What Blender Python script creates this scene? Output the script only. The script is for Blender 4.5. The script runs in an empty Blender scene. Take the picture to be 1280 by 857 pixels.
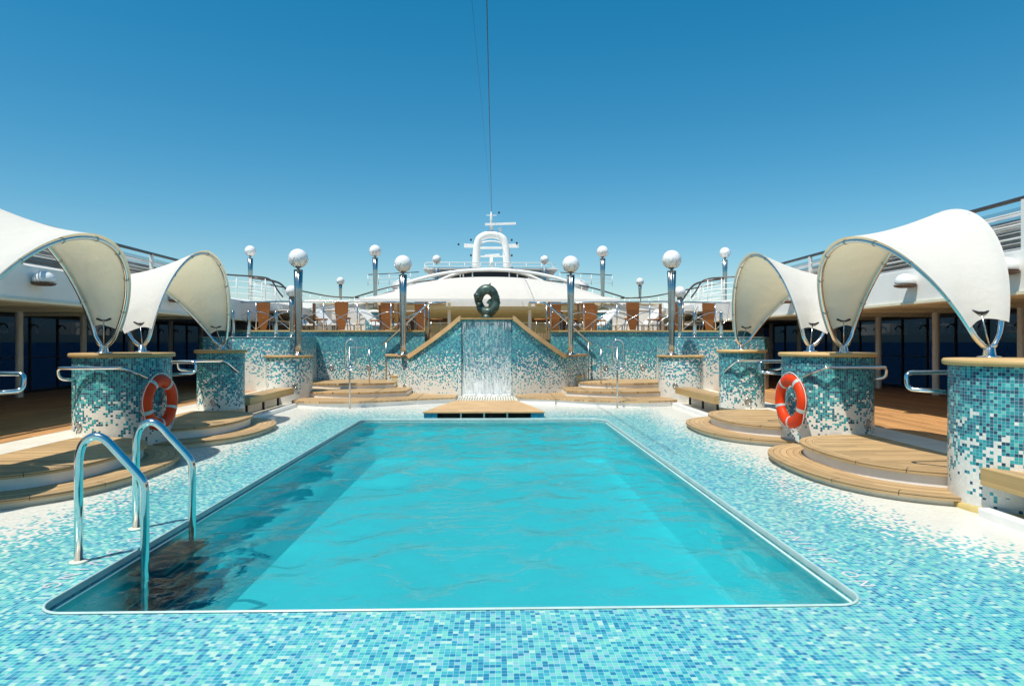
import bpy, bmesh, math, random
from mathutils import Vector, Matrix, noise
random.seed(7)
PI = math.pi
R = math.radians
sc = bpy.context.scene
COL = sc.collection
WLOC = {}

# ------------------------------------------------------------------ helpers
class MB:
    def __init__(s): s.v=[]; s.f=[]; s.uv=[]; s.sm=[]; s.mi=[]
    def add(s, vs, fs, uvs=None, smooth=False, mi=0):
        b=len(s.v); s.v += [tuple(p) for p in vs]
        for k,f in enumerate(fs):
            s.f.append([b+i for i in f]); s.uv.append(uvs[k] if uvs else None); s.sm.append(smooth); s.mi.append(mi)
        return s
    def box(s,x0,x1,y0,y1,z0,z1,mi=0):
        if x0>x1: x0,x1=x1,x0
        if y0>y1: y0,y1=y1,y0
        if z0>z1: z0,z1=z1,z0
        v=[(x0,y0,z0),(x1,y0,z0),(x1,y1,z0),(x0,y1,z0),(x0,y0,z1),(x1,y0,z1),(x1,y1,z1),(x0,y1,z1)]
        f=[(0,3,2,1),(4,5,6,7),(0,1,5,4),(1,2,6,5),(2,3,7,6),(3,0,4,7)]
        uv=[[(v[i][0],v[i][1]) for i in q] for q in f[:2]]
        uv+=[[(v[i][0]+v[i][1],v[i][2]) for i in q] for q in f[2:]]
        return s.add(v,f,uv,mi=mi)
    def beam(s,a,b,w,h,up=(0,0,1)):
        a=Vector(a);b=Vector(b);d=(b-a).normalized();u=Vector(up)
        r=d.cross(u).normalized();u=r.cross(d).normalized()
        v=[]
        for p in (a,b):
            for (i,j) in ((-1,-1),(1,-1),(1,1),(-1,1)): v.append(p+r*i*w/2+u*j*h/2)
        return s.add(v,[(0,1,2,3),(7,6,5,4),(0,4,5,1),(1,5,6,2),(2,6,7,3),(3,7,4,0)])
    def tube(s,path,r,n=10,closed=False,sm=True):
        P=[Vector(p) for p in path];N=len(P)
        rr=r if isinstance(r,(list,tuple)) else [r]*N
        T=[]
        for i in range(N):
            if closed: t=P[(i+1)%N]-P[i-1]
            else: t=P[min(i+1,N-1)]-P[max(i-1,0)]
            T.append(t.normalized())
        u=Vector((0,0,1)) if abs(T[0].z)<.9 else Vector((1,0,0))
        nrm=(u-T[0]*u.dot(T[0])).normalized(); vs=[]
        for i in range(N):
            nrm=(nrm-T[i]*nrm.dot(T[i])).normalized(); bn=T[i].cross(nrm)
            for k in range(n):
                a=2*PI*k/n; vs.append(P[i]+(nrm*math.cos(a)+bn*math.sin(a))*rr[i])
        fs=[]
        for i in range(N if closed else N-1):
            j=(i+1)%N
            for k in range(n):
                l=(k+1)%n; fs.append((i*n+k,i*n+l,j*n+l,j*n+k))
        s.add(vs,fs,smooth=sm)
        if not closed:
            s.add(vs[:n],[tuple(range(n))[::-1]]); s.add(vs[-n:],[tuple(range(n))])
        return s
    def lathe(s,prof,cx=0,cy=0,n=32,cap=True,uvr=None,sm=True,flute=0):
        vs=[];m=len(prof)
        for (r,z) in prof:
            for k in range(n):
                a=2*PI*k/n; q=r*(1-(flute if k%4 in (0,) else 0)); vs.append((cx+q*math.cos(a),cy+q*math.sin(a),z))
        fs=[];uv=[];L=0;rm=uvr or max(r for r,z in prof)
        for i in range(m-1):
            dl=math.hypot(prof[i+1][0]-prof[i][0],prof[i+1][1]-prof[i][1])
            for k in range(n):
                l=(k+1)%n; fs.append((i*n+k,i*n+l,(i+1)*n+l,(i+1)*n+k))
                a0=2*PI*k/n*rm;a1=2*PI*(k+1)/n*rm
                uv.append([(a0,prof[i][1]),(a1,prof[i][1]),(a1,prof[i+1][1]),(a0,prof[i+1][1])])
        s.add(vs,fs,uv,smooth=sm)
        if cap:
            for i,rev in ((0,True),(m-1,False)):
                if prof[i][0]>1e-4:
                    ring=vs[i*n:(i+1)*n]; f=tuple(range(n)); f=f[::-1] if rev else f
                    s.add(ring,[f],[[(ring[q][0],ring[q][1]) for q in f]])
        return s
    def prism(s,poly,z0,z1,sm=False,mi=0,top=True,bottom=True):
        n=len(poly)
        lo=[(x,y,z0) for x,y in poly];hi=[(x,y,z1) for x,y in poly]
        fs=[];uv=[];L=0
        for i in range(n):
            j=(i+1)%n;d=math.dist(poly[i],poly[j])
            fs.append((i,j,n+j,n+i)); uv.append([(L,z0),(L+d,z0),(L+d,z1),(L,z1)]);L+=d
        s.add(lo+hi,fs,uv,smooth=sm,mi=mi)
        if top: s.add(hi,[tuple(range(n))],[[(x,y) for x,y in poly]],mi=mi)
        if bottom: s.add(lo,[tuple(range(n))[::-1]],[[(x,y) for x,y in poly[::-1]]],mi=mi)
        return s
    def ball(s,c,r,nu=24,nv=14,sz=1.0,z0=-1,z1=1):
        prof=[]
        for i in range(nv+1):
            t=-PI/2+PI*i/nv; z=math.sin(t)
            if z<z0-1e-6 or z>z1+1e-6: continue
            prof.append((max(math.cos(t)*r,1e-4),c[2]+z*r*sz))
        return s.lathe(prof,c[0],c[1],nu,cap=True)
    def grid(s,fn,nu,nv,uvf=None,smooth=True):
        vs=[fn(i/nu,j/nv) for j in range(nv+1) for i in range(nu+1)]
        fs=[];uv=[]
        for j in range(nv):
            for i in range(nu):
                q=(j*(nu+1)+i,j*(nu+1)+i+1,(j+1)*(nu+1)+i+1,(j+1)*(nu+1)+i); fs.append(q)
                uv.append([(( k%(nu+1))/nu,(k//(nu+1))/nv) for k in q])
        return s.add(vs,fs,uv,smooth=smooth)
    def build(s,name,mat,parent=None,origin=None,bevel=0,recalc=True):
        o0=WLOC.get(parent.name,Vector((0,0,0))) if parent else Vector(origin or (0,0,0))
        me=bpy.data.meshes.new(name)
        me.from_pydata([tuple(Vector(p)-o0) for p in s.v],[],s.f)
        uvl=me.uv_layers.new(name='UVMap'); k=0
        for p,u in zip(me.polygons,s.uv):
            p.use_smooth=s.sm[p.index]; p.material_index=s.mi[p.index]
            for q,li in enumerate(p.loop_indices):
                if u: uvl.data[li].uv=u[q]
        for m in (mat if isinstance(mat,(list,tuple)) else [mat]): me.materials.append(m)
        if recalc:
            bm=bmesh.new();bm.from_mesh(me)
            bmesh.ops.remove_doubles(bm,verts=bm.verts,dist=1e-5)
            bmesh.ops.recalc_face_normals(bm,faces=bm.faces);bm.to_mesh(me);bm.free()
        o=bpy.data.objects.new(name,me);COL.objects.link(o)
        if parent: o.parent=parent; WLOC[o.name]=o0
        else: o.location=o0; WLOC[o.name]=o0
        if bevel:
            b=o.modifiers.new('bevel','BEVEL');b.width=bevel;b.segments=2;b.limit_method='ANGLE'
        return o

def tag(o,label=None,cat=None,group=None,kind=None):
    if label: o['label']=label
    if cat: o['category']=cat
    if group: o['group']=group
    if kind: o['kind']=kind
    return o
def thing(name,loc,label,cat,group=None):
    o=bpy.data.objects.new(name,None);COL.objects.link(o);o.location=loc;WLOC[o.name]=Vector(loc)
    o.empty_display_size=.1
    return tag(o,label,cat,group)
def dup(root,loc,label,rotz=0,scale=1,group=None,mirror=False):
    r=root.copy();COL.objects.link(r);r.location=loc;r.rotation_euler=(0,0,rotz);r.scale=(-scale if mirror else scale,scale,scale)
    r['label']=label
    if group:r['group']=group
    for ch in [c for c in bpy.data.objects if c.parent==root]:
        c=ch.copy();COL.objects.link(c);c.parent=r
        for g in [q for q in bpy.data.objects if q.parent==ch]:
            d=g.copy();COL.objects.link(d);d.parent=c
    return r

# camera model: a point seen at pixel (px,py) of the 1280-wide photo at distance Y along the deck; axis of symmetry is X=0
CX,CZ,F=.21,1.45,815.
YAW=R(1.48)
def rx(px): return math.tan(math.atan((px-640)/F)+YAW)
def at(px,py,Y):
    k=rx(px);x=k*Y;dc=x*math.sin(YAW)+Y*math.cos(YAW)
    return Vector((CX+x,Y,CZ+(427-py)/F*dc))

# ------------------------------------------------------------------ materials
MATS={}
class NT:
    def __init__(s,name):
        m=bpy.data.materials.new(name);m.use_nodes=True;s.m=m;s.t=m.node_tree;s.t.nodes.clear();MATS[name]=m
        s.out=s.n('ShaderNodeOutputMaterial')
    def n(s,ty,**k):
        x=s.t.nodes.new(ty)
        for a,b in k.items(): setattr(x,a,b)
        return x
    def l(s,a,b): s.t.links.new(a,b)
    def val(s,sock,v):
        if isinstance(v,bpy.types.NodeSocket): s.l(v,sock)
        elif v is not None: sock.default_value=v
    def math(s,op,a,b=None,c=None,clamp=False):
        x=s.n('ShaderNodeMath',operation=op,use_clamp=clamp)
        for i,q in enumerate((a,b,c)):
            if q is not None: s.val(x.inputs[i],q)
        return x.outputs[0]
    def vmath(s,op,a,b=None):
        x=s.n('ShaderNodeVectorMath',operation=op)
        for i,q in enumerate((a,b)):
            if q is not None:
                if op=='SCALE' and i==1: s.val(x.inputs[3],q)
                else: s.val(x.inputs[i],q)
        return x.outputs[0]
    def mix(s,f,a,b):
        x=s.n('ShaderNodeMix',data_type='RGBA')
        s.val(x.inputs[0],f)
        for i,q in ((6,a),(7,b)): s.val(x.inputs[i],q if isinstance(q,bpy.types.NodeSocket) else (*q,1)[:4])
        return x.outputs[2]
    def smooth(s,x,a,b,lo=0.,hi=1.):
        m=s.n('ShaderNodeMapRange',interpolation_type='SMOOTHSTEP')
        s.val(m.inputs[0],x);m.inputs[1].default_value=a;m.inputs[2].default_value=b;m.inputs[3].default_value=lo;m.inputs[4].default_value=hi
        return m.outputs[0]
    def noise(s,vec,scale,detail=2,rough=.5,ty='3D'):
        x=s.n('ShaderNodeTexNoise');s.val(x.inputs['Vector'],vec);x.inputs['Scale'].default_value=scale
        x.inputs['Detail'].default_value=detail;x.inputs['Roughness'].default_value=rough
        return x.outputs[0]
    def ramp(s,f,stops,const=False):
        x=s.n('ShaderNodeValToRGB');cr=x.color_ramp
        if const: cr.interpolation='CONSTANT'
        while len(cr.elements)<len(stops): cr.elements.new(.5)
        for e,(p,c) in zip(cr.elements,stops): e.position=p;e.color=(*c,1)[:4]
        s.val(x.inputs[0],f);return x.outputs[0]
    def bsdf(s,col,rough=.5,metal=0,normal=None,**k):
        b=s.n('ShaderNodeBsdfPrincipled')
        s.val(b.inputs['Base Color'],col if isinstance(col,bpy.types.NodeSocket) else (*col,1)[:4])
        s.val(b.inputs['Roughness'],rough);s.val(b.inputs['Metallic'],metal)
        if normal is not None: s.l(normal,b.inputs['Normal'])
        for a,v in k.items(): s.val(b.inputs[a.replace('_',' ')],v)
        return b.outputs[0]
    def bump(s,h,strength=.3,dist=.01):
        b=s.n('ShaderNodeBump');s.val(b.inputs['Height'],h);b.inputs['Strength'].default_value=strength;b.inputs['Distance'].default_value=dist
        return b.outputs[0]
    def done(s,sh): s.l(sh,s.out.inputs[0]);return s.m
    def pos(s): return s.n('ShaderNodeNewGeometry').outputs['Position']
    def uv(s): return s.n('ShaderNodeTexCoord').outputs['UV']
    def sep(s,v):
        x=s.n('ShaderNodeSeparateXYZ');s.l(v,x.inputs[0]);return x.outputs

def plain(name,col,rough=.5,metal=0,var=.08,scale=6.,bump=0,bscale=60.,**k):
    t=NT(name);p=t.pos()
    n=t.noise(p,scale,4,.6)
    a=tuple(c*(1-var) for c in col);b=tuple(min(1,c*(1+var)) for c in col)
    c=t.mix(t.smooth(n,.3,.7),a,b)
    nn=t.bump(t.noise(p,bscale,3),bump,.005) if bump else None
    r=t.math('MULTIPLY_ADD',n,.15,max(0,rough-.07))
    return t.done(t.bsdf(c,r,metal,nn,**k))

def mosaic(name,stops,pitch,prob,src='uv',white=(.76,.735,.67),grout=(.60,.58,.52),cl=.25,clscale=2.2,gw=.44,rough=.16,wstops=None,clump=.38):
    t=NT(name)
    v=t.uv() if src=='uv' else t.pos()
    sc_=t.vmath('SCALE',v,1/pitch)
    cell=t.vmath('FLOOR',sc_);fr=t.vmath('FRACTION',sc_)
    if src!='uv':
        s0=t.sep(cell);cb=t.n('ShaderNodeCombineXYZ');t.l(s0[0],cb.inputs[0]);t.l(s0[1],cb.inputs[1]);cell=cb.outputs[0]
    w1=t.n('ShaderNodeTexWhiteNoise');t.l(cell,w1.inputs['Vector'])
    w2=t.n('ShaderNodeTexWhiteNoise');t.l(t.vmath('ADD',cell,(37.3,11.7,5.1)),w2.inputs['Vector'])
    p=t.sep(v)
    base=prob(t,p)
    n=t.noise(t.vmath('SCALE',cell,pitch),clscale,3,.6)
    pr=t.math('ADD',base,t.math('MULTIPLY',t.math('SUBTRACT',n,.5),cl))
    # break up: clumps of whites through a mid-size noise
    n2=t.noise(t.vmath('SCALE',cell,1.0),.33,1,.5)
    r2=t.math('ADD',t.math('MULTIPLY',w2.outputs['Value'],1-clump),t.math('MULTIPLY',t.smooth(n2,.28,.72),clump))
    isw=t.math('LESS_THAN',r2,pr)
    n3=t.noise(t.vmath('ADD',t.vmath('SCALE',cell,pitch),(9.1,3.3,0)),clscale*.7,2,.5)
    rr=t.math('ADD',w1.outputs['Value'],t.math('MULTIPLY',t.math('SUBTRACT',n3,.5),.5),clamp=True)
    tile=t.ramp(rr,stops,const=True)
    wc=t.ramp(w1.outputs['Value'],wstops or [(0,tuple(c*.93 for c in white)),(.5,white)],const=True)
    c=t.mix(isw,tile,wc)
    f=t.sep(fr)
    gx=t.math('GREATER_THAN',t.math('ABSOLUTE',t.math('SUBTRACT',f[0],.5)),gw)
    gy=t.math('GREATER_THAN',t.math('ABSOLUTE',t.math('SUBTRACT',f[1],.5)),gw)
    g=t.math('MAXIMUM',gx,gy)
    c=t.mix(g,c,t.mix(.45,c,grout))
    # soft dirt
    d=t.smooth(t.noise(t.pos(),.9,4,.6),.35,.75)
    c=t.mix(t.math('MULTIPLY',d,.06),c,(.45,.42,.36))
    geo=t.n('ShaderNodeNewGeometry').outputs['Normal']
    tilt=t.vmath('SCALE',t.vmath('SUBTRACT',w1.outputs['Color'],(.5,.5,.5)),.07)
    nn=t.vmath('NORMALIZE',t.vmath('ADD',geo,tilt))
    ro=t.math('ADD',t.math('MULTIPLY',g,.45),rough)
    return t.done(t.bsdf(c,ro,0,nn,Specular_IOR_Level=.35))

TEAL=[(0,(.003,.06,.12)),(.16,(.002,.12,.18)),(.34,(.004,.20,.26)),(.52,(.008,.29,.33)),(.74,(.03,.38,.40)),(.92,(.14,.50,.47))]
DEEP=[(0,(.006,.12,.24)),(.2,(.008,.19,.30)),(.42,(.010,.28,.35)),(.66,(.022,.37,.40)),(.86,(.05,.45,.42)),(.97,(.30,.56,.50))]
AQUA=[(0,(.01,.19,.33)),(.08,(.025,.28,.39)),(.22,(.05,.37,.43)),(.40,(.09,.44,.45)),(.58,(.20,.46,.51)),(.72,(.16,.54,.46)),(.89,(.38,.62,.53))]
def vprob(lo,hi,plo=1.02,phi=-.1,amt=1):
    def f(t,p): return t.smooth(p[1],lo,hi,plo,phi)
    return f
M_PILLAR=mosaic('tile_pillar',TEAL,.0285,vprob(-.15,1.24,.93,-.05),cl=.55,clscale=3.0)
M_DRUM=mosaic('tile_fountain',DEEP,.029,vprob(-.15,1.6,1.0,-.06),cl=.25,clscale=2.2,clump=.08)
M_WALL=mosaic('tile_terrace',DEEP,.029,vprob(-.2,1.55,.95,-.05),cl=.25,clscale=2.2,clump=.16)
M_SIDEWALL=mosaic('tile_side_wall',[(a,tuple(min(1,q*1.15+.03) for q in c)) for a,c in DEEP],.034,vprob(.0,1.9,1.0,.05),cl=.25,clscale=1.6)
M_DRUMLOW=mosaic('tile_low_drum',DEEP,.034,vprob(.0,1.5,1.0,.04),cl=.25,clscale=2.2,clump=.16)
def deckprob(t,p):
    ax=t.math('ABSOLUTE',p[0])
    a=t.smooth(t.math('SUBTRACT',ax,t.smooth(p[1],5.2,3.4,0,.45)),2.62,3.95,0,1.1)
    yy=t.smooth(p[1],11.6,14.9,0,1.0)
    # near the camera the field stays blue
    near=t.smooth(p[1],3.2,5.0,.3,1.)
    a=t.math('MULTIPLY',a,near)
    s=t.math('MAXIMUM',a,yy)
    edge=t.smooth(ax,2.2,3.2,.10,.04)
    return t.math('SUBTRACT',t.math('ADD',s,.0),.06)
M_DECK=mosaic('tile_deck',AQUA,.0264,deckprob,src='pos',cl=.34,clump=.12,clscale=.8,gw=.455,white=(.74,.705,.62),grout=(.46,.66,.66),rough=.2)
def one(v): return lambda t,p: t.math('MULTIPLY',p[0],0.0) if v==0 else t.math('ADD',t.math('MULTIPLY',p[0],0.0),v)
M_POOLWALL=mosaic('tile_pool_wall',[(0,(.008,.17,.20)),(.4,(.015,.25,.28)),(.8,(.04,.34,.36))],.0264,one(0),grout=(.12,.35,.36),cl=0)
M_POOLFLOOR=plain('pool_floor_paint',(.23,.84,.88),.5,var=.04,scale=1.2)
M_POOLSIDE=plain('pool_side_paint',(.32,.92,.95),.5,var=.04,scale=1.2)

def teak(name,axis='x',w=.062,base=(.48,.315,.15),caulk=True,joint=0):
    t=NT(name)
    v=t.uv() if axis=='uv' else t.pos()
    p=t.sep(v)
    ac,al={'x':(p[0],p[1]),'y':(p[1],p[0]),'z':(p[2],p[0]),'uv':(p[1],p[0]),'none':(p[2],p[0])}[axis]
    q=t.math('DIVIDE',ac,w);idn=t.math('FLOOR',q);fr=t.math('FRACT',q)
    cb=t.n('ShaderNodeCombineXYZ');t.l(idn,cb.inputs[0])
    seg=t.math('FLOOR',t.math('ADD',t.math('DIVIDE',al,1.7),t.math('MULTIPLY',idn,.37)));t.l(seg,cb.inputs[1])
    wn=t.n('ShaderNodeTexWhiteNoise');t.l(cb.outputs[0],wn.inputs['Vector'])
    g=t.n('ShaderNodeCombineXYZ');t.l(t.math('MULTIPLY',ac,70.),g.inputs[0]);t.l(t.math('MULTIPLY',al,3.),g.inputs[1]);t.l(t.math('MULTIPLY',idn,3.1),g.inputs[2])
    gr=t.noise(g.outputs[0],1.,4,.65)
    big=t.noise(t.pos(),1.3,3,.6)
    k=t.math('ADD',t.math('MULTIPLY',wn.outputs['Value'],.35),t.math('ADD',t.math('MULTIPLY',gr,.45),t.math('MULTIPLY',big,.3)))
    c=t.mix(t.smooth(k,.25,.9),tuple(x*.68 for x in base),tuple(min(1,x*1.36) for x in base))
    if caulk:
        ln=t.math('LESS_THAN',fr,.075); c=t.mix(ln,c,(.035,.028,.022))
    return t.done(t.bsdf(c,t.math('MULTIPLY_ADD',gr,.2,.45),0,t.bump(gr,.25,.002)))
M_TEAKX=teak('teak_planks_across','y'); M_TEAKY=teak('teak_planks_along','x'); M_TEAKUV=teak('teak_ring','uv',.075)
M_TEAKCAP=teak('teak_cap','none',.3,base=(.52,.34,.14),caulk=False)
M_TEAKTERR=teak('teak_terrace','x',.1,base=(.36,.24,.12))
M_CARPET=teak('teak_walkway','x',.09,base=(.50,.26,.10))
M_CHAIR=teak('chair_veneer','none',.3,base=(.25,.085,.014),caulk=False)
M_CHAIR2=teak('chair_veneer_light','none',.3,base=(.33,.13,.025),caulk=False)
M_CHROME=plain('polished_steel',(.72,.73,.72),.13,1.,var=.05)
M_SOFFIT=plain('soffit_paint',(.78,.72,.54),.5,var=.05)
M_STEEL=plain('brushed_steel',(.50,.49,.46),.24,1.,var=.08)
M_WHITE=plain('white_paint',(.80,.79,.75),.4,var=.04,scale=2.)
M_CREAM=plain('cream_paint',(.56,.48,.29),.5,var=.05)
M_RISER=plain('white_riser',(.80,.79,.76),.35,var=.05,scale=3)
M_STONE=plain('cream_stone',(.80,.76,.66),.35,var=.06,scale=2.5)
M_SKIRT=plain('cream_skirt',(.74,.72,.60),.3,var=.06,scale=3)
M_DARK=plain('dark_rubber',(.02,.02,.022),.5,var=.2)
M_FRAME=plain('dark_frame',(.035,.045,.06),.4,var=.1)
M_BROWN=plain('dark_brown',(.10,.055,.03),.5,var=.2)
M_HANDR=plain('varnished_handrail',(.06,.045,.04),.3,var=.2)
M_ORANGE=plain('orange_buoy',(.70,.045,.004),.5,var=.12,scale=5,bump=.1,Specular_IOR_Level=.25)
M_STRAP=plain('silver_strap',(.50,.50,.47),.4,var=.2,scale=40)
M_ROPE=plain('white_rope',(.7,.68,.62),.8)
M_BRONZE=plain('green_bronze',(.07,.105,.085),.4,.45,var=.55,scale=9,bump=.15,bscale=30)
M_GRATE=plain('grey_grate',(.35,.32,.27),.5)
M_TREAD=plain('ladder_tread',(.16,.035,.015),.4,var=.3,scale=12)
M_LETTER=plain('white_letter_tile',(.60,.62,.64),.25,var=.03)
M_BLUEDRUM=mosaic('tile_lamp_base',DEEP,.045,one(.15))
M_WAVY=plain('wood_platform',(.60,.38,.18),.5,var=.12,scale=3)
def m_globe():
    t=NT('white_glass_globe');p=t.pos()
    n=t.noise(p,2.5,2)
    return t.done(t.bsdf(t.mix(n,(.80,.80,.79),(.86,.86,.85)),.12,0,None,Subsurface_Weight=.0,Coat_Weight=.5))
M_GLOBE=m_globe()
def m_fabric():
    t=NT('canopy_fabric');p=t.pos()
    h=t.math('ADD',t.math('MULTIPLY',t.noise(p,2.6,4,.55),1.4),t.math('MULTIPLY',t.noise(p,180,2),.03))
    nn=t.bump(h,.35,.06)
    d=t.n('ShaderNodeBsdfDiffuse');d.inputs[0].default_value=(.84,.83,.79,1);t.l(nn,d.inputs['Normal'])
    tr=t.n('ShaderNodeBsdfTranslucent');tr.inputs[0].default_value=(.84,.72,.44,1);t.l(nn,tr.inputs['Normal'])
    m=t.n('ShaderNodeMixShader');m.inputs[0].default_value=.36;t.l(d.outputs[0],m.inputs[1]);t.l(tr.outputs[0],m.inputs[2])
    return t.done(m.outputs[0])
M_FABRIC=m_fabric()
def m_tint(name,tint,refl=.06,rough=.02):
    t=NT(name)
    tr=t.n('ShaderNodeBsdfTransparent');tr.inputs[0].default_value=(*tint,1)
    g=t.n('ShaderNodeBsdfGlossy');g.inputs['Roughness'].default_value=rough;g.inputs[0].default_value=(.8,.8,.8,1)
    t.l(t.bump(t.noise(t.pos(),.8,1),.1,.02),g.inputs['Normal'])
    fr=t.n('ShaderNodeFresnel');fr.inputs[0].default_value=1.45
    m=t.n('ShaderNodeMixShader');bf=t.n('ShaderNodeNewGeometry').outputs['Backfacing'];t.l(t.math('MULTIPLY',fr.outputs[0],t.math('SUBTRACT',1.,bf)),m.inputs[0]);t.l(tr.outputs[0],m.inputs[1]);t.l(g.outputs[0],m.inputs[2])
    return t.done(m.outputs[0])
M_WINDOW=m_tint('tinted_window_glass',(.10,.155,.23))
M_SMOKE=m_tint('smoked_screen_glass',(.85,.85,.85),rough=.05)
def m_water():
    t=NT('pool_water')
    rf=t.n('ShaderNodeBsdfRefraction');rf.inputs[0].default_value=(.50,.95,.995,1);rf.inputs['Roughness'].default_value=0;rf.inputs['IOR'].default_value=1.22
    tr=t.n('ShaderNodeBsdfTransparent');tr.inputs[0].default_value=(.50,.95,.995,1)
    mm=t.n('ShaderNodeMixShader');mm.inputs[0].default_value=.48;t.l(tr.outputs[0],mm.inputs[1]);t.l(rf.outputs[0],mm.inputs[2])
    p=t.pos()
    nn=t.bump(t.math('ADD',t.noise(p,13,2,.55),t.math('MULTIPLY',t.noise(p,31,2,.5),.3)),.35,.022)
    g=t.n('ShaderNodeBsdfGlossy');g.inputs['Roughness'].default_value=.015
    for q in (rf,g): t.l(nn,q.inputs['Normal'])
    fr=t.n('ShaderNodeFresnel');fr.inputs[0].default_value=1.33;t.l(nn,fr.inputs['Normal'])
    m2=t.n('ShaderNodeMixShader');t.l(fr.outputs[0],m2.inputs[0]);t.l(mm.outputs[0],m2.inputs[1]);t.l(g.outputs[0],m2.inputs[2])
    return t.done(m2.outputs[0])
M_WATER=m_water()
def m_fall():
    t=NT('falling_water');v=t.uv()
    mp=t.n('ShaderNodeMapping');t.l(v,mp.inputs[0]);mp.inputs['Scale'].default_value=(34,9,1)
    n=t.noise(mp.outputs[0],1.,4,.65)
    p=t.sep(v)
    mp2=t.n('ShaderNodeMapping');t.l(v,mp2.inputs[0]);mp2.inputs['Scale'].default_value=(5,1.6,1)
    n2=t.noise(mp2.outputs[0],1.,2,.6)
    k=t.math('ADD',t.math('MULTIPLY',n,1.),t.math('MULTIPLY',n2,.35))
    bot=t.smooth(p[1],.0,.55,.26,0.)
    top=t.smooth(p[1],.80,.97,0.,.06)
    a=t.smooth(t.math('ADD',k,t.math('ADD',bot,top)),.62,1.02,.03,.85)
    tr=t.n('ShaderNodeBsdfTransparent');tr.inputs[0].default_value=(.93,.97,.98,1)
    d=t.bsdf((.86,.89,.9),.15,0,t.bump(n,.6,.02))
    m=t.n('ShaderNodeMixShader');t.l(a,m.inputs[0]);t.l(tr.outputs[0],m.inputs[1]);t.l(d,m.inputs[2])
    return t.done(m.outputs[0])
M_FALL=m_fall()
def m_sea():
    t=NT('sea');n=t.noise(t.pos(),.05,5,.65)
    return t.done(t.bsdf((.01,.05,.09),.25,0,t.bump(n,.6,3.)))
M_SEA=m_sea()
def m_louvre():
    t=NT('grey_louvre');p=t.sep(t.pos())
    f=t.math('FRACT',t.math('DIVIDE',p[2],.07))
    n=t.noise(t.pos(),1.6,3,.6)
    c=t.mix(t.math('GREATER_THAN',f,.6),(.62,.62,.60),(.34,.34,.33))
    c=t.mix(t.smooth(n,.35,.65),c,(.68,.69,.69))
    return t.done(t.bsdf(c,.5))
M_LOUVRE=m_louvre()

# ------------------------------------------------------------------ setting
def rrect(x0,x1,y0,y1,r,n=8,r2=None):
    pts=[];r2=r2 or r
    for cx,cy,a0,q in ((x1-r,y0+r,-90,r),(x1-r2,y1-r2,0,r2),(x0+r2,y1-r2,90,r2),(x0+r,y0+r,180,r)):
        for k in range(n+1):
            a=R(a0+90*k/n);pts.append((cx+q*math.cos(a),cy+q*math.sin(a)))
    return pts
PX0,PX1,PY0,PY1=-2.27,2.27,3.54,12.28
POOL=rrect(PX0,PX1,PY0,PY1,.17,r2=.30)
COP=rrect(PX0-.016,PX1+.016,PY0-.016,PY1+.016,.185,r2=.315)

def sheet_with_hole(name,outer,inner,z,mat):
    bm=bmesh.new()
    def loop(pts):
        vs=[bm.verts.new((x,y,z)) for x,y in pts]
        return [bm.edges.new((vs[i],vs[(i+1)%len(vs)])) for i in range(len(vs))]
    e=loop(outer)+loop(inner)
    bmesh.ops.triangle_fill(bm,edges=e,use_beauty=True)
    for f in bm.faces:
        if f.normal.z<0:f.normal_flip()
    me=bpy.data.meshes.new(name);bm.to_mesh(me);bm.free();me.materials.append(mat)
    o=bpy.data.objects.new(name,me);COL.objects.link(o);return o
deck=sheet_with_hole('pool_deck',[(-4.9,-6),(4.9,-6),(4.9,18.4),(-4.9,18.4)],COP,0,M_DECK);tag(deck,kind='structure')
# coping ring
m=MB()
n=len(POOL)
prof=[(0,-.03),(0,.006),(.3,.012),(.8,.010),(1,.0035)]
vs=[];
for (k,z) in prof:
    for i in range(n):
        a=POOL[i];b=COP[i];vs.append((a[0]+(b[0]-a[0])*k,a[1]+(b[1]-a[1])*k,z))
fs=[(j*n+i,j*n+(i+1)%n,(j+1)*n+(i+1)%n,(j+1)*n+i) for j in range(len(prof)-1) for i in range(n)]
m.add(vs,fs,smooth=True)
tag(m.build('pool_coping',plain('pale_coping',(.42,.58,.56),.3)),kind='structure')
# basin
m=MB();WL=-.05
m.prism(POOL,-.78,WL-.03,top=False,bottom=False,mi=0)
m.prism(POOL,WL-.03,-.031,top=False,bottom=False,mi=1)
m.add([(x,y,-.78) for x,y in POOL],[tuple(range(n))],mi=2)
tag(m.build('pool_basin',[M_POOLSIDE,M_POOLWALL,M_POOLFLOOR]),kind='structure')
# ledge line at the water level
m=MB();IN=rrect(PX0+.018,PX1-.018,PY0+.018,PY1-.018,.155,r2=.285)
vs=[(x,y,WL+.004) for x,y in POOL]+[(x,y,WL+.004) for x,y in IN]+[(x,y,WL-.04) for x,y in IN]
fs=[(i,(i+1)%n,n+(i+1)%n,n+i) for i in range(n)]+[(n+i,n+(i+1)%n,2*n+(i+1)%n,2*n+i) for i in range(n)]
m.add(vs,fs);tag(m.build('pool_ledge',plain('ledge_tile',(.60,.78,.76),.3)),kind='structure')
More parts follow.
